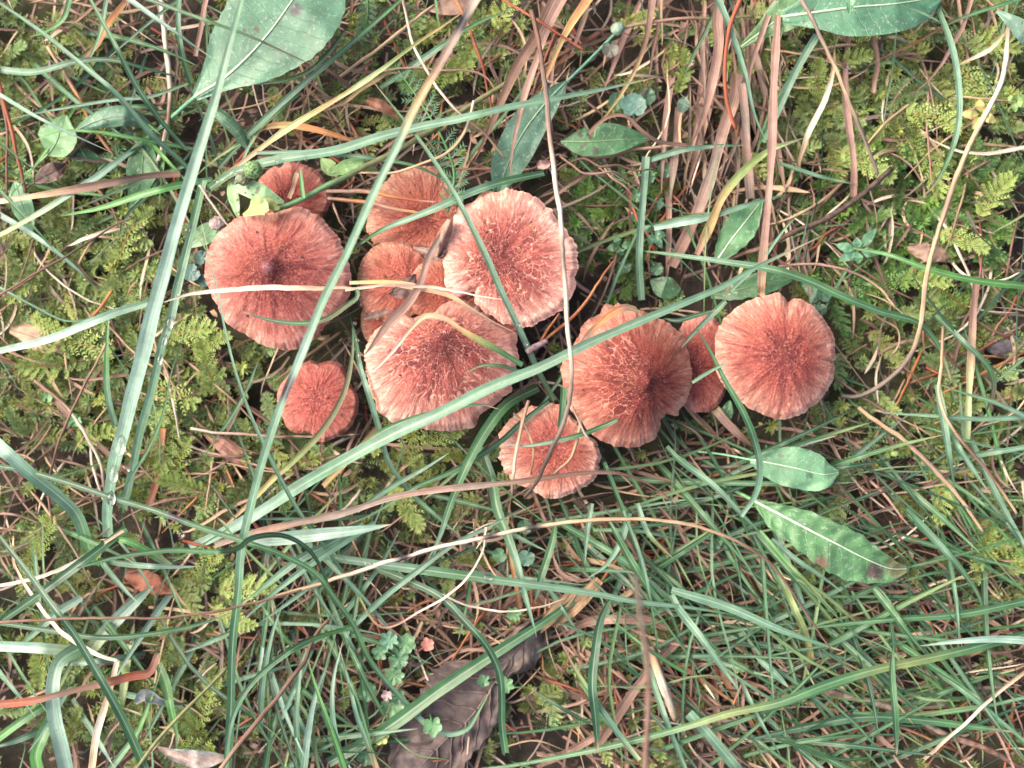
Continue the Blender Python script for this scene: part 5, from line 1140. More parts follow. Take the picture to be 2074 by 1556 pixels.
LG, LD, LP = (0.075, 0.18, 0.085), (0.042, 0.115, 0.055), (0.10, 0.225, 0.095)
for row in (
    ('spoon shaped toothed leaf above the arrow shaped leaf', 1284, 214, 25, -1.57, (0.095, 0.20, 0.155), 14, 0, 45),
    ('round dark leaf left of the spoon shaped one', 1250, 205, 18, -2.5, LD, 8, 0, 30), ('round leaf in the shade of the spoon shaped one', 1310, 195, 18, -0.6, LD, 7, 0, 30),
    ('small round leaf at the top of the pale upright blade', 1312, 358, 15, 0.2, LG, 12, 0, 30), ('small pale leaf touching the pale upright blade', 1290, 396, 13, 1.8, LG, 12, 0, 28),
    ('dark round leaf beyond the pale upright blade', 1330, 412, 14, 0.5, LD, 8, 0, 25), ('dark round leaf at the end of the arrow shaped leaf', 1345, 345, 16, 0.0, LD, 8, 0, 25),
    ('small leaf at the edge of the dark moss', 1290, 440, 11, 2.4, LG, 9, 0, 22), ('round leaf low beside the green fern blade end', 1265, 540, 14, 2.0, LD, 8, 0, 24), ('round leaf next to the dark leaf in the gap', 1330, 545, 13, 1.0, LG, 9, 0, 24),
    ('blue green round leaf with dew beside the round red cap', 388, 552, 18, 2.6, (0.075, 0.15, 0.13), 14, 0, 25), ('dark round leaf half under the round red cap', 408, 522, 15, -2.2, (0.06, 0.13, 0.11), 13, 0, 22), ('lowest of the round dark leaves beside the round red cap', 412, 568, 14, 2.0, (0.06, 0.13, 0.10), 12, 0, 22),
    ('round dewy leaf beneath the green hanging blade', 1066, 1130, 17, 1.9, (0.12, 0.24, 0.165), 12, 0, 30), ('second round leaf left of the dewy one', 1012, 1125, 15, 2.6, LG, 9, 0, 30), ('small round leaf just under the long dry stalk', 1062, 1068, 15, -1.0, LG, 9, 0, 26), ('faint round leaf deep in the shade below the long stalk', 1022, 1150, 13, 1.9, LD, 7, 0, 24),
    ('round toothed leaf beside the bowed blue green blade', 744, 1402, 20, -2.4, LG, 12, 0, 40),
    ('lobed parsley leaf with big drops', 788, 1298, 19, -2.4, (0.10, 0.23, 0.14), 17, 7, 40), ('lobed parsley leaf beside the one with big drops', 822, 1304, 21, -0.6, LP, 16, 7, 40), ('small lobed leaf on the parsley sprig near the bent stem', 770, 1322, 16, -2.9, LG, 13, 5, 32), ('lobed leaf below the drops on the parsley sprig', 808, 1335, 20, 0.6, LG, 14, 7, 36),
    ('lobed leaf in the middle of the parsley sprig', 798, 1368, 20, 1.8, LP, 12, 7, 36), ('lobed leaf hanging low on the parsley sprig', 795, 1432, 22, 1.7, LP, 11, 7, 40), ('small lobed leaf at the lower end of the parsley sprig', 806, 1412, 16, 0.4, LG, 12, 5, 36),
    ('three lobed green leaf lying on the dry purple leaf', 876, 1472, 20, 1.4, LP, 17, 5, 40), ('tiny lobed leaf at the bow of the dark blade', 1024, 1388, 16, 0.3, LP, 19, 6, 36), ('tiny lobed leaf next to the bow of the dark blade', 980, 1380, 13, 3.0, LG, 17, 5, 34),
    ('yellow lobed leaf below the parsley sprig', 770, 1492, 18, 1.9, (0.40, 0.45, 0.13), 12, 6, 30), ('dark lobed leaf at the bottom edge', 742, 1532, 20, 1.9, LD, 9, 7, 34), ('pink lobed leaf beside the parsley sprig', 866, 1306, 14, -0.6, (0.42, 0.17, 0.13), 15, 5, 30), ('small grey pink leaf on the parsley sprig', 783, 1410, 11, -2.0, (0.36, 0.26, 0.26), 16, 5, 24),
    ('lobed leaf at the upper end of the dry purple leaf', 1040, 1245, 15, -1.3, LP, 15, 6, 30), ('tiny clover leaf by the tangled grass', 1445, 1108, 12, -2.0, LG, 10, 3, 26), ('tiny clover leaf beside its twin in tangled grass', 1456, 1098, 9, -0.6, LG, 10, 3, 26),
    ('reddish green leaf under the fuzzy bud', 1236, 100, 17, 1.5, (0.10, 0.10, 0.075), 12, 0, 26), ('pink leaf speck beside the broad dead blade', 1393, 128, 10, -1.0, (0.45, 0.20, 0.19), 10, 5, 20),
    ('bright curly leaf in the yellow moss', 152, 852, 13, 2.0, (0.10, 0.30, 0.13), 10, 7, 20), ('small bright round leaf in the yellow moss', 95, 805, 11, -1.0, (0.14, 0.30, 0.12), 9, 0, 20)):
    small_leaf(*row)

def sprig(label, x, y, leaves, col, z, name='clover_sprig', cat='sprig', lw=10, edge=None):
    base = P(np.array([x]), np.array([y]), np.array([0.002]))[0]
    root = empty(name, Vector(base))
    tag(root, label, cat, 'small leafy sprigs in the moss')
    s = np.linspace(0, 1, 6)
    v, qq, tt, cc, pp = tube(P(x + 0 * s, y + 0 * s + s * 2, 0.002 + s * (z / 1000 - 0.002)), 2.0 * M_PX, np.tile(np.array(col) * 0.9, (6, 1)), 5)
    put('stem', v, qq, tt, M_PLANT, cc, pp, root, base)
    for k, (lx, ly) in enumerate(leaves):
        leaf(None, [(x + (lx - x) * 0.25, y + (ly - y) * 0.25, z), (x + (lx - x) * 0.8, y + (ly - y) * 0.8, z + 1), (lx + (lx - x) * 0.5, ly + (ly - y) * 0.5, z)], [2, lw, lw * 0.8, 1.5], None, col, parent=root, name='leaflet', na=14, nc=7, seed=k + 60, edge=edge)
sprig('five-leaved clover sprig in the bare moss', 1738, 508, ((1708, 500), (1712, 522), (1736, 490), (1762, 478), (1764, 512), (1738, 525)), (0.085, 0.21, 0.115), 12)
sprig('yellow star of leaves with pink edges near the pale stalk', 1988, 232, ((1960, 231), (1984, 210), (1976, 252), (2008, 242), (1998, 226)), (0.42, 0.42, 0.13), 14, edge=(0.45, 0.2, 0.12))
sprig('pale green leaf cluster at the frame edge near the yellow star', 2056, 205, ((2046, 200), (2068, 196), (2056, 220), (2072, 212)), (0.24, 0.40, 0.12), 13, lw=7)
sprig('tiny clover sprig beside the pale upright blade', 1322, 470, ((1310, 462), (1330, 458), (1340, 475), (1318, 488), (1335, 492)), (0.085, 0.21, 0.11), 12, lw=8)
sprig('clover leaves in the dark hollow behind the conical cap', 1255, 500, ((1238, 502), (1258, 512), (1272, 496), (1250, 486)), (0.07, 0.18, 0.08), 9, lw=8)
sprig('small grey leaves beside the dull green leaf', 1660, 612, ((1645, 604), (1676, 600), (1668, 628), (1648, 630)), (0.08, 0.16, 0.10), 9, lw=9)

# buds and a stone
def lump(name, label, cat, x, y, r, z, col, mat, seed, flat=0.7, rough=0.12, group=None, dots=None):
    import bmesh
    bm = bmesh.new(); bmesh.ops.create_icosphere(bm, subdivisions=(4 if r > 6 else 2), radius=1.0)
    V = np.array([v.co[:] for v in bm.verts]); F = np.array([[v.index for v in f.verts] for f in bm.faces]); bm.free()
    V0 = V.copy()
    n1 = fbm(V[:, 0] * 1.6 + seed, V[:, 1] * 1.6, V[:, 2] * 1.6, seed=seed)
    n2 = vnoise(V[:, 0] * 6 + seed, V[:, 1] * 6, V[:, 2] * 6, seed=seed)
    V = V * (1 + rough * 2.4 * (n1 - 0.5) + rough * (n2 - 0.5))[:, None]
    rad = r * M_PX
    c = P(np.array([x]), np.array([y]), np.array([z / 1000]))[0]
    V = V * np.array([rad, rad * 0.92, rad * flat]) + c
    C = np.array(col)[None] * (0.7 + 0.6 * n1)[:, None]
    if dots is not None:
        k = smooth(0.56, 0.66, vnoise(V0[:, 0] * 9, V0[:, 1] * 9, V0[:, 2] * 9, seed=seed + 1))[:, None]; C = C * (1 - k) + np.array(dots) * k
    o = put(name, V, None, F, mat, C, None, None, c - np.array([0, 0, rad * flat]))
    tag(o, label, cat, group)
lump('flower_bud', 'knobbly green flower bud with dark dots beside the dewy blade', 'flower bud', 513, 344, 18, 33, (0.18, 0.33, 0.12), M_PLANT, 4, 0.9, 0.22, dots=(0.05, 0.07, 0.03))
lump('flower_bud', 'brownish speckled bud half under the knobbly green one', 'flower bud', 492, 362, 14, 30, (0.17, 0.20, 0.12), M_PLANT, 9, 0.7, 0.2, dots=(0.05, 0.04, 0.03))
lump('fuzzy_bud', 'fuzzy grey green bud on the purplish runner', 'flower bud', 1251, 58, 14, 14, (0.20, 0.28, 0.21), M_PLANT, 12, 0.8, 0.15)
lump('stone', 'dark grey stone beside two orange needles at the edge', 'stone', 2030, 692, 35, 3, (0.085, 0.072, 0.085), M_STONE, 21, 0.5, 0.14)
lump('stone', 'small grey stone sunk in the moss at the frame edge', 'stone', 14, 492, 26, 2, (0.10, 0.085, 0.09), M_STONE, 27, 0.5, 0.14)
lump('lichen_scrap', 'pale fuzzy lichen scrap beside the round red cap', 'lichen', 440, 452, 15, 16, (0.34, 0.27, 0.26), M_STONE, 31, 0.6, 0.3)
sh = P(np.linspace(1066, 1108, 8), np.linspace(712, 690, 8), np.linspace(0.036, 0.034, 8))
v, q, t, c, p = tube(sh, np.linspace(6.5, 4.5, 8) * M_PX * np.array([0.8, 1.1, 1, 1.15, 1, 1.1, 1, 0.9]), np.tile((0.24, 0.17, 0.17), (8, 1)), 8)
o = put('needle_sheath', v, q, t, M_WOOD, c, p, None, sh[0]); tag(o, 'grey woody sheath holding the orange needles', 'needle sheath')
# ---------------------------------------------------------------- moss, litter, grass: what nobody could count
def density(px, py, spots, base):
    d = np.full(np.shape(px), base, float)
    for cx, cy, sx, sy, w in spots:
        d += w * np.exp(-((px - cx) / sx) ** 2 - ((py - cy) / sy) ** 2)
    return d

def scatter(n, spots, base, far=0.35, lim=None):
    out = []
    got = 0
    while got < n:
        x = rng.uniform(-520, PXW + 520, 4000); y = rng.uniform(-420, PXH + 420, 4000)
        d = density(x, y, spots, base)
        inside = (x > -60) & (x < PXW + 60) & (y > -60) & (y < PXH + 60)
        d = np.where(inside, d, far)
        k = rng.random(4000) < d / 1.6
        h = hm_get(x, y)
        k &= h < -0.5
        out.append(np.stack([x[k], y[k]], -1)); got += k.sum()
    return np.concatenate(out)[:n]

MOSS = [(60, 190, 170, 140, .9), (200, 450, 190, 120, .9), (130, 560, 170, 110, 1.3), (300, 800, 220, 150, 1.2), (120, 780, 130, 100, 1), (380, 960, 150, 90, 1), (60, 1080, 100, 80, .8), (410, 1200, 90, 70, 1.2), (330, 1430, 160, 110, 1.2), (100, 1330, 110, 90, .8),
        (830, 950, 100, 70, 1), (960, 120, 80, 90, 1.2), (860, 60, 120, 60, .9), (700, 210, 90, 70, .5), (1750, 230, 170, 140, 1.5), (1900, 420, 150, 140, 1.2), (1640, 180, 100, 100, 1), (1800, 620, 180, 90, .9), (1950, 700, 130, 110, .7), (1850, 870, 150, 80, .8), (2020, 1120, 80, 130, 1.2),
        (1220, 1370, 110, 90, 1), (1250, 470, 80, 100, 1), (1340, 170, 60, 60, .8), (1330, 60, 60, 50, .9), (1900, 1000, 90, 60, .6), (1750, 60, 200, 60, .6), (2000, 150, 80, 100, 1), (620, 920, 120, 80, .7), (560, 760, 40, 60, .6), (900, 1080, 80, 40, .5)]
GREEN = [(1700, 1300, 330, 230, 1.2), (1350, 1200, 220, 200, .9), (1950, 950, 140, 120, .8), (600, 1400, 150, 150, .9), (100, 1200, 150, 150, .7), (1350, 950, 150, 80, 1), (1100, 1050, 200, 80, .8), (1300, 520, 90, 120, .3), (400, 250, 150, 120, .5), (560, 1130, 150, 90, .6), (1950, 1400, 150, 150, .9)]
BROWN = [(1480, 200, 110, 230, 1.3), (1200, 1180, 250, 200, .9), (1450, 1450, 220, 150, .9), (1100, 150, 100, 150, .9), (1700, 450, 190, 80, .9), (1950, 520, 100, 80, .7), (560, 1350, 150, 150, .9), (500, 950, 150, 80, .6), (1850, 1300, 220, 200, .8), (900, 1230, 150, 80, .9), (1750, 950, 150, 80, .8), (250, 80, 150, 100, .5), (700, 480, 90, 160, 1.2), (690, 330, 120, 60, 1), (1000, 340, 110, 60, .8), (1130, 720, 70, 90, 1.1), (735, 760, 45, 110, 1), (1420, 890, 80, 50, .8), (640, 230, 120, 60, .7), (1200, 430, 80, 80, .6)]

# moss fronds: a rachis with side branches clothed in tiny pointed leaves
def frond(seed, pairs=13, wide=0.34, tips=7):
    r = np.random.default_rng(seed)
    V, T, C = [], [], []
    def tri(a, b, c, col):
        k = len(V); V.extend([a, b, c]); T.append((k, k + 1, k + 2)); C.extend(col)
    stem, leafc, tipc = np.array((0.26, 0.10, 0.030)), np.array((0.150, 0.220, 0.050)), np.array((0.400, 0.475, 0.150))
    bend = r.uniform(-0.25, 0.25)
    def rach(t): return np.array([bend * t * t, t, 0.10 * math.sin(t * 2.4)])
    for i in range(8):
        a, b = rach(i / 8), rach((i + 1) / 8); w = np.array([0.011, 0, 0])
        tri(a - w, a + w, b, [stem] * 3); tri(a + w + (0, 0, .01), b + w, b - w, [stem] * 3)
    for i in range(pairs):
        t = 0.06 + 0.90 * i / (pairs - 1)
        for sd in (-1, 1):
            L = wide * math.sin(math.pi * min(1, 0.14 + t * 0.80)) ** 0.8 * r.uniform(0.75, 1.1) + 0.03
            ang = math.radians(r.uniform(42, 66)) * (1 - 0.35 * t)
            o = rach(t); d = np.array([sd * math.sin(ang), math.cos(ang), r.uniform(-0.15, 0.35)]); d /= np.linalg.norm(d)
            side = np.cross(d, (0, 0, 1.0)); side /= np.linalg.norm(side); up = np.cross(side, d)
            dm = tips if L > 0.15 else max(3, tips - 3)
            for j in range(dm):
                f = (j + 0.4) / dm
                for s2 in (-1, 1):
                    p = o + d * L * f
                    ld = d * 0.72 + side * s2 * (0.75 - 0.35 * f) + up * r.uniform(0.0, 0.55)
                    ld = ld / np.linalg.norm(ld)
                    ll = 0.088 * (1 - 0.35 * f) * r.uniform(0.8, 1.3) * 1.08
                    wv = np.cross(ld, up); wv = wv / (np.linalg.norm(wv) + 1e-9) * ll * 0.25
                    k = f * 0.75 + 0.25 * r.random()
                    c0 = leafc * (1 - k) + tipc * k
                    tri(p - wv, p + wv, p + ld * ll, [c0 * 0.85, c0 * 0.85, c0])
    return np.array(V), np.array(T), np.array(C)
PROTO = [frond(100 + i, 8 + i % 3, (0.30, 0.36, 0.26, 0.40, 0.33, 0.28)[i % 6], 6 - i % 2) for i in range(8)]

def star(seed):
    r = np.random.default_rng(seed)
    V, T, C = [], [], []
    leafc, tipc = np.array((0.155, 0.220, 0.045)), np.array((0.410, 0.475, 0.150))
    for j in range(34):
        f = j / 34
        a = r.uniform(0, 6.283); el = r.uniform(-0.1, 0.5) + 0.9 * f
        d = np.array([math.cos(a) * math.cos(el), math.sin(a) * math.cos(el), math.sin(el)])
        o = np.array([0, 0, 0.25 * f]) + d * 0.02; L = r.uniform(0.26, 0.48) * (1 - 0.45 * f)
        sd = np.cross(d, (0, 0, 1.0)); sd /= np.linalg.norm(sd) + 1e-9
        wv = sd * L * 0.11; m = o + d * L * 0.45 + np.array([0, 0, 0.02]); e_ = o + d * L - np.array([0, 0, 0.05 * L])
        k = len(V); V.extend([o - wv * .6, o + wv * .6, m - wv, m + wv, e_]); T.extend([(k, k + 1, k + 3), (k, k + 3, k + 2), (k + 2, k + 3, k + 4)])
        q = 0.25 + 0.5 * f + 0.2 * r.random(); c = leafc * (1 - q) + tipc * q
        C.extend([c * .7, c * .7, c, c, c * 1.15])
    return np.array(V), np.array(T), np.array(C)
STARS = [star(300 + i) for i in range(6)]

def frond_place(px, py, size, yaw, pitch, roll, z):
    cy, sy, cp, sp, cr, sr = math.cos(yaw), math.sin(yaw), math.cos(pitch), math.sin(pitch), math.cos(roll), math.sin(roll)
    Rz = np.array([[cy, -sy, 0], [sy, cy, 0], [0, 0, 1]]); Rx = np.array([[1, 0, 0], [0, cp, -sp], [0, sp, cp]]); Ry = np.array([[cr, 0, sr], [0, 1, 0], [-sr, 0, cr]])
    return Rz @ Rx @ Ry, P(np.array([px]), np.array([py]), np.array([z]))[0], size

# the fronds that show one by one
FM = []
for i, (V, T, C) in enumerate(PROTO):
    FM.append(mesh_data('moss_frond', V, None, T, M_MOSS, np.clip(C * (1.15, 1.2, 1.1), 0, 1), None, False))
HERO = [(85, 545, 215, 'bright yellow moss frond with rust red stem beside the brown oval leaf'), (240, 530, 20, 'moss frond fanned out beside the long wet blade'), (60, 640, 120, None), (230, 580, 200, None), (330, 690, 70, None), (390, 720, 60, None), (160, 730, 250, None),
        (120, 690, 100, None), (345, 840, 180, None), (350, 985, 10, None), (420, 1000, 300, None), (300, 770, 120, None), (60, 760, 30, None), (440, 800, 340, None), (150, 900, 60, None), (75, 1130, 20, None), (440, 1195, 80, None), (400, 1180, 30, None), (430, 1230, 120, None),
        (820, 945, 20, None), (850, 900, 60, None), (790, 985, 140, None), (960, 90, 200, None), (930, 140, 250, None), (1000, 60, 30, None), (1830, 230, 100, None), (1790, 260, 230, None), (1860, 240, 200, None), (1870, 290, 160, None), (1700, 300, 120, None), (1680, 140, 60, None), (1660, 215, 350, None),
        (1960, 90, 90, None), (1930, 130, 130, None), (1370, 190, 20, None), (2020, 1100, 120, None), (2040, 1160, 60, None), (2010, 1050, 200, None), (1900, 960, 170, None), (350, 1520, 80, None), (390, 1480, 20, None), (420, 1500, 310, None), (100, 1290, 200, None), (60, 1350, 60, None), (1980, 440, 30, None), (1900, 470, 110, None), (1820, 570, 80, None), (1960, 630, 300, None)]
for k, (x, y, a, lb) in enumerate(HERO):
    Rm, loc, _ = frond_place(x, y, 1, math.radians(-a), random.uniform(0.05, 0.3), random.uniform(-.3, .3), 0.007)
    s = random.uniform(0.012, 0.0185)
    o = link('moss_frond', FM[k % len(FM)])
    o.matrix_world = Matrix.Translation(Vector(loc)) @ Matrix([list(Rm[i] * s) for i in range(3)]).to_4x4()
    tag(o, lb or place_label(('moss frond pointing up', 'moss frond pointing up aslant', 'moss frond lying level', 'moss frond pointing down aslant', 'moss frond pointing down')[int(abs((a + 180) % 360 - 180) // 36.1)], x, y), 'moss frond', 'feathery moss fronds')

def moss_carpet(n):
    pts = scatter(n, MOSS, 0.10, 0.4)
    bag = Bag()
    for x, y in pts:
        st = rng.random() < 0.5
        V, T, C = STARS[rng.integers(6)] if st else PROTO[rng.integers(len(PROTO))]
        Rm, loc, _ = frond_place(x, y, 1, rng.uniform(0, 6.283), rng.uniform(-0.1, 0.45), rng.uniform(-0.45, 0.45), rng.uniform(0.001, 0.005))
        s = rng.uniform(0.006, 0.010) if st else rng.uniform(0.007, 0.0135)
        near = 1.0 if hm_get(np.array([x]), np.array([y]))[0] < 0 else 0.6
        shade = 0.45 + 0.85 * rng.random()
        gr = rng.random()
        tint = np.array((0.80 + 0.3 * gr, 1.0, 0.9 + 0.5 * (1 - gr))) * shade
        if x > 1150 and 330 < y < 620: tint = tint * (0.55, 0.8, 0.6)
        W = (V * s) @ Rm.T + loc
        kk = CAM_H / (CAM_H - W[:, 2]) / M_PX
        hh = hm_get(W[:, 0] * kk + PXW / 2, PXH / 2 - W[:, 1] * kk)
        if ((hh > -0.5) & (W[:, 2] > hh - 0.003)).any(): continue
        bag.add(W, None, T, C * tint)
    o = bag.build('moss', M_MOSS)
    tag(o, 'carpet of feathery yellow green moss over the soil', 'moss', None, 'stuff')
moss_carpet(5400)

# joined strips
def strips(name, label, cat, n, spots, base, lens, wid, keysets, mat, zr, far, seed, angs, bow=0.25, cross=3, samples=9, needle=False):
    bag = Bag()
    pts = scatter(n, spots, base, far)
    for x, y in pts:
        L = rng.uniform(*lens) * (0.6 + 0.8 * rng.random())
        a = angs(x, y)
        b = rng.normal(0, bow)
        s = np.linspace(-0.5, 0.5, samples)
        ang = a + b * 2 * s + rng.normal(0, 0.12) * np.sin(s * 7)
        dx, dy = np.cos(ang) * L / samples, np.sin(ang) * L / samples
        X = x + np.cumsum(dx) - dx.sum() / 2; Y = y + np.cumsum(dy) - dy.sum() / 2
        z0, z1, z2 = rng.uniform(*zr, 3)
        t = s + 0.5
        Z = (z0 * (1 - t) ** 2 + 2 * z1 * 1.5 * t * (1 - t) + z2 * t * t) / 1000
        h = hm_get(X, Y)
        if (h > -0.5).any():
            Z = np.where(h > -0.5, np.minimum(Z, np.maximum(h - 0.006, 0.001)), Z)
        W = P(X, Y, Z)
        keys = keysets[rng.integers(len(keysets))]
        col = stops(keys, t, 0.22)
        w = rng.uniform(*wid) / 2 * M_PX
        if needle:
            v, q, tr, c, p = tube(W, w, col, 4)
            bag.add(v, q, tr, c, p)
        else:
            v, q, c, p = ribbon(W, w * prof(t, 'e' if rng.random() < .5 else 'b'), t, col, 0.4, np.full(samples, rng.normal(0, 0.45)), cross=cross)
            bag.add(v, q, None, c, p)
    o = bag.build(name, mat)
    tag(o, label, cat, None, 'stuff')

def ang_any(x, y): return rng.uniform(0, math.pi)
def ang_lower(x, y):
    if x > 1050 and y > 800: return rng.choice([0.70, 0.80, 0.95, -0.32, -0.30, 0.15, 1.45]) + rng.normal(0, 0.16)
    if x < 760 and y > 1150: return rng.choice([1.5, -0.7, 0.6, 1.8]) + rng.normal(0, 0.3)
    if 1350 < x < 1620 and y < 600: return 1.6 + rng.normal(0, 0.35)
    return rng.uniform(0, math.pi)
strips('dead_grass', 'mat of fine dead grass and brown litter on the soil', 'litter', 4300, BROWN, 0.34, (50, 240), (2.5, 7.5), ['b', 'p', 'bp', 's', 'ps', 'n', 'bn', 'pb', 'sw', 'e', 'bn'], M_DRY, (0.5, 9), 0.35, 1, ang_lower, 0.35)
strips('leaf_crumbs', 'crumbled brown leaf and grass bits packed on the soil', 'litter', 5200, [(1037, 500, 900, 500, .5)] + BROWN, 0.5, (8, 34), (4, 11), ['n', 'b', 'e', 'bn', 'p', 'n', 's'], M_DEAD, (0.2, 3.5), 0.3, 5, lambda x, y: rng.uniform(0, math.pi), 0.3, samples=4)
strips('needle_litter', 'scattered orange brown pine needles in the litter', 'litter', 340, BROWN, 0.30, (90, 240), (4, 6.5), ['r', 'rb', 'b', 'b', 'p', 'bo'], M_DRY, (1, 9), 0.3, 2, ang_any, 0.08, needle=True, samples=5)
strips('thin_grass', 'tangle of thin short green grass over the litter', 'grass', 860, GREEN, 0.08, (190, 520), (3, 8.5), ['g', 'd', 'gG', 'g', 'dg', 'gy', 'gB', 'dg', 'd', 'gy'], M_BLADE, (2, 15), 0.4, 3, ang_lower, 0.13)

# a further layer of blades one can pick out, placed one by one
def more(n, kind, label, group, boxes, lens, wid, keysets, zr, angs, bow=0.10):
    k = 0
    while k < n:
        x0, y0, x1, y1 = boxes[rng.integers(len(boxes))]
        x, y = rng.uniform(x0, x1), rng.uniform(y0, y1)
        L = rng.uniform(*lens); a = angs(x, y); b = rng.normal(0, bow)
        pts = []
        for s in np.linspace(-0.5, 0.5, 6):
            pts.append((x + math.cos(a) * L * s - math.sin(a) * L * b * (0.25 - s * s), y + math.sin(a) * L * s + math.cos(a) * L * b * (0.25 - s * s)))
        pts = np.array(pts)
        if (hm_get(pts[:, 0], pts[:, 1]) > -0.5).any(): continue
        z = rng.uniform(*zr, 3); z[0] = 2
        strand(kind, label, pts, rng.uniform(*wid), keysets[rng.integers(len(keysets))], z, 'e', False, group, ext=False)
        k += 1
more(62, 'G', 'slim blade*', 'tangled green blades', [(1300, 880, 2040, 1540)], (230, 560), (8, 15), ['g', 'gG', 'd', 'dg', 'gGG', 'gg', 'd', 'dgy'], (6, 20), ang_lower)
more(24, 'G', 'fine blade*', 'thin grass blades at the bottom', [(500, 1150, 780, 1540)], (170, 360), (8, 14), ['G', 'gG', 'g', 'GP'], (6, 18), ang_lower)
more(16, 'G', 'corner tuft blade*', 'blades of the pale tuft', [(10, 1030, 380, 1540)], (150, 330), (8, 16), ['G', 'PG', 'g', 'GP'], (6, 20), ang_any)
more(14, 'G', 'tuft blade*', 'blades of the dewy tuft', [(330, 180, 520, 380), (20, 20, 340, 300)], (120, 300), (7, 12), ['g', 'gG', 'd', 'B'], (6, 18), ang_any)
more(14, 'G', 'narrow blade*', 'blades under the lowest cap', [(850, 1010, 1300, 1240)], (130, 280), (8, 14), ['g', 'gG', 'dg', 'G'], (6, 16), ang_any)
more(34, 'D', 'flat dead blade*', 'flat dead blades in the litter', [(1150, 1060, 1500, 1540), (1500, 1250, 2050, 1540), (880, 1180, 1150, 1330)], (120, 300), (8, 15), ['b', 'p', 'pb', 'bo', 's', 'bs'], (3, 9), ang_lower)
more(16, 'D', 'hanging dead blade*', 'dead blades of the brown bundle', [(1340, 10, 1590, 560)], (180, 380), (9, 18), ['p', 'pb', 'b', 'pe'], (3, 12), lambda x, y: 1.62 + rng.normal(0, 0.22), 0.12)
more(12, 'D', 'loose dead blade*', 'dead blades near the top edge', [(1000, 10, 1330, 250)], (150, 320), (7, 14), ['p', 'b', 'po'], (3, 10), lambda x, y: 2.1 + rng.normal(0, 0.25), 0.12)
more(36, 'S', 'thin straw*', 'thin straws in the moss', [(1620, 100, 2050, 900)], (120, 320), (4, 7), ['s', 'p', 'b', 'w', 'sb'], (4, 12), ang_any, 0.4)
more(44, 'S', 'fine straw*', 'thin straws in the yellow moss', [(10, 400, 700, 1100)], (120, 320), (4, 7), ['s', 'p', 'b', 'w', 'sp'], (4, 12), ang_any, 0.4)
more(30, 'N', 'loose pine needle*', 'loose pine needles', [(1120, 1100, 1450, 1540), (850, 1180, 1250, 1300), (1250, 350, 1420, 600), (1600, 380, 2050, 800), (690, 40, 1000, 300), (380, 860, 700, 1030)], (110, 230), (5, 7), ['r', 'o', 'ro', 'rb'], (4, 9), ang_any, 0.08)

# ---------------------------------------------------------------- feathery yarrow leaf
def yarrow(label, pts, zs, size, pairs=17):
    xy, t = spline(np.array(pts, float), 40)
    z = np.interp(t, np.linspace(0, 1, len(zs)), zs) / 1000
    h = hm_get(xy[:, 0], xy[:, 1]); z = np.where(h > -0.5, np.maximum(z, h + 0.0016), z)
    W = P(xy[:, 0], xy[:, 1], z)
    base = W[0]
    v, q, tr, c, p = tube(W, np.linspace(3.2, 1.2, 40) * M_PX, stops('gB', t), 6)
    root = put('yarrow_leaf', v, q, tr, M_PLANT, c, p, None, base)
    tag(root, label, 'feathery leaf', 'feathery yarrow leaves')
    for i in range(pairs):
        k = int(2 + 36 * i / (pairs - 1)); tt = t[k]
        T = W[min(k + 1, 39)] - W[k - 1]; T /= np.linalg.norm(T)
        S = np.cross(T, (0, 0, 1.0)); S /= np.linalg.norm(S)
        for sd in (-1, 1):
            b = Bag()
            L = size * M_PX * (0.45 + 0.75 * math.sin(math.pi * min(1, 0.15 + 0.8 * tt))) * rng.uniform(0.8, 1.15)
            d = S * sd * 0.85 + T * 0.5 + np.array([0, 0, rng.uniform(-0.05, 0.45)]); d /= np.linalg.norm(d)
            e = np.cross(d, (0, 0, 1.0)); e /= np.linalg.norm(e)
            def seg(o, dr, ln, w):
                s = np.linspace(0, 1, 5)
                Wp = o + dr * ln * s[:, None] + np.array([0, 0, 1.0]) * (ln * 0.12 * s ** 2)[:, None]
                vv, qq, cc, pp = ribbon(Wp, w * (1.05 - s), s, stops(rng.choice(['g', 'gG', 'Gg', 'B']), s), 0.3, cross=3)
                b.add(vv, qq, None, cc, pp)
            seg(W[k], d, L, 1.9 * M_PX)
            for f in (0.25, 0.45, 0.65, 0.85):
                for s2 in (-1, 1):
                    seg(W[k] + d * L * f, (d * 0.7 + e * s2 * 0.75 + np.array([0, 0, 0.2 * rng.random()])), L * 0.38 * (1.1 - 0.5 * f), 1.7 * M_PX)
            b.build('leaflet', M_BLADE, root, base)
yarrow('feathery yarrow leaf above the orange sunken cap and split cap', [(906, 430), (920, 354), (899, 287), (859, 219), (800, 132)], [30, 28, 22, 18, 16], 30)
yarrow('small feathery leaf among moss near the dark oval leaf', [(200, 345), (215, 330), (235, 312), (250, 300)], [6, 8, 8], 14, 8)
yarrow('feathery leaf sprig cut by the top edge', [(742, -20), (745, 10), (742, 50), (728, 85)], [14, 14, 10], 18, 10)

# crumbs of soil stuck on the caps
for k, (x, y) in enumerate(((520, 470), (610, 520), (655, 600), (500, 640), (985, 470), (1075, 450), (1100, 590), (810, 760), (930, 790), (860, 700), (1230, 700), (1300, 860), (1180, 790), (1530, 690), (1600, 800), (1640, 690), (1130, 960), (690, 840), (830, 390), (780, 560))):
    h = hm_get(np.array([x]), np.array([y]))[0]
    if h < 0: continue
    lump('soil_crumb', place_label('tiny dark crumb', x, y), 'crumb', x, y, rng.uniform(1.5, 3.0), h * 1000 + 0.15, (0.10, 0.06, 0.05), M_STONE, 40 + k, 0.5, 0.3, group='dark crumbs stuck on the caps')

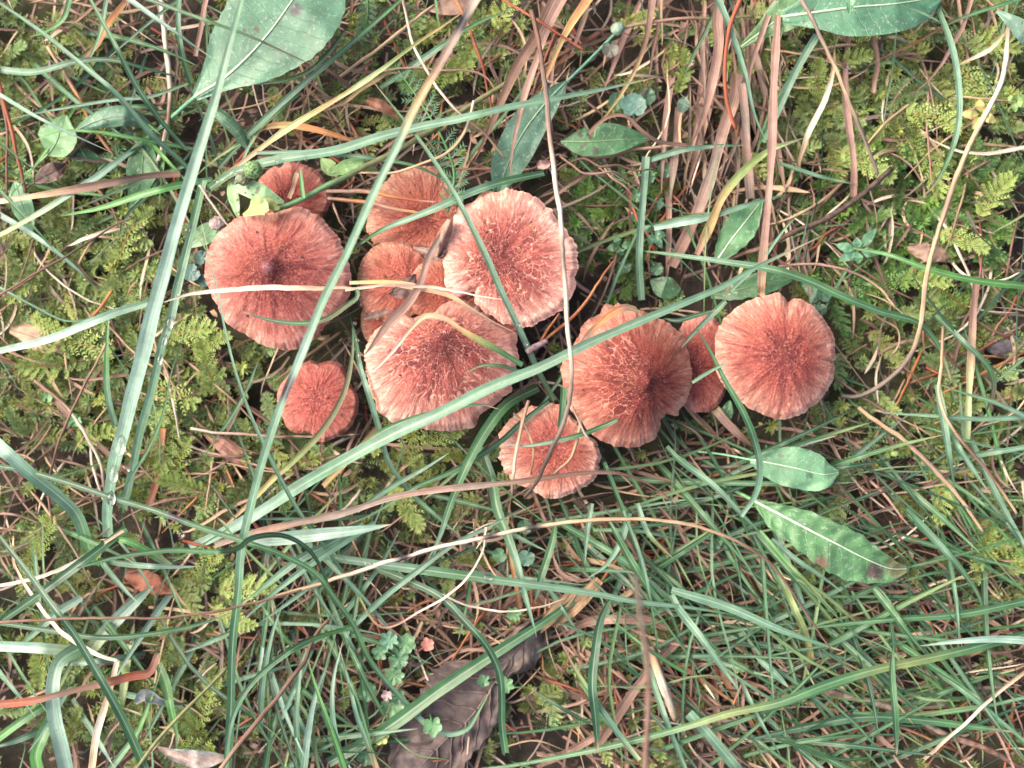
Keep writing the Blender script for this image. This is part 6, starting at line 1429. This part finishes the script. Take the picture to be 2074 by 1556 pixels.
# ---------------------------------------------------------------- dew
ALL = np.concatenate(TOPS)
def dew(x, y, r, stretch=1.0, ang=0.0):
    import bmesh
    d = np.hypot(ALL[:, 0] - x, ALL[:, 1] - y)
    near = d < 12
    z = ALL[near, 2].max() if near.any() else max(0.012, float(hm_get(np.array([x]), np.array([y]))[0]))
    bm = bmesh.new(); bmesh.ops.create_icosphere(bm, subdivisions=3, radius=1.0)
    V = np.array([v.co[:] for v in bm.verts]); F = np.array([[v.index for v in f.verts] for f in bm.faces]); bm.free()
    rad = r * M_PX
    V[:, 2] = np.where(V[:, 2] < 0, V[:, 2] * 0.35, V[:, 2] * 0.75)
    V[:, 0] *= stretch
    c, s = math.cos(-ang), math.sin(-ang)
    V[:, :2] = V[:, :2] @ np.array([[c, s], [-s, c]])
    loc = P(np.array([x]), np.array([y]), np.array([z]))[0] + np.array([0, 0, rad * 0.45])
    o = put('dew_drop', V * rad + loc, None, F, M_WATER, None, None, None, loc)
    return o
for x, y, r, s, a in ((566, 331, 9, 1, 0), (620, 323, 4, 1, 0), (488, 346, 4, 1, 0), (473, 353, 6, 1.2, 0), (460, 361, 3, 1, 0), (450, 364, 3, 1, 0), (437, 368, 4, 1, 0), (530, 336, 4, 1, 0), (381, 457, 5, 1, 0), (380, 467, 5, 1, 0), (375, 480, 3, 1, 0), (362, 546, 3, 1, 0), (358, 574, 3, 1, 0),
                      (358, 596, 3, 1, 0), (344, 656, 7, 2.0, 1.75), (333, 690, 5, 2.2, 1.8), (324, 730, 5, 2.4, 1.75), (246, 902, 10, 2.3, 1.8), (232, 960, 9, 2.2, 1.75), (256, 950, 6, 1.6, 0.8), (226, 1010, 8, 1.8, 1.6),
                      (690, 1133, 4, 1, 0), (703, 1135, 3, 1, 0), (737, 1140, 5, 1, 0), (752, 1142, 3, 1, 0), (760, 1143, 3, 1, 0), (988, 1170, 7, 1.5, 0.15), (1050, 659, 4.5, 1, 0), (1065, 697, 4, 1, 0), (787, 1296, 8, 1.2, 1.2), (815, 1340, 4, 1, 0), (800, 1347, 4, 1, 0), (831, 1336, 3, 1, 0), (805, 1368, 4, 1, 0), (1719, 136, 5, 1, 0),
                      (401, 517, 3, 1, 0), (367, 1083, 6, 1, 0), (719, 655, 3, 1, 0), (724, 690, 3, 1, 0), (728, 720, 3, 1, 0), (732, 617, 3.5, 1, 0)):
    o = dew(x, y, r, s, a)
    tag(o, place_label(('long' if s > 1.4 else 'large' if r > 6 else 'small' if r > 3.5 else 'tiny') + ' clear water drop', x, y), 'dew drop', 'dew drops')
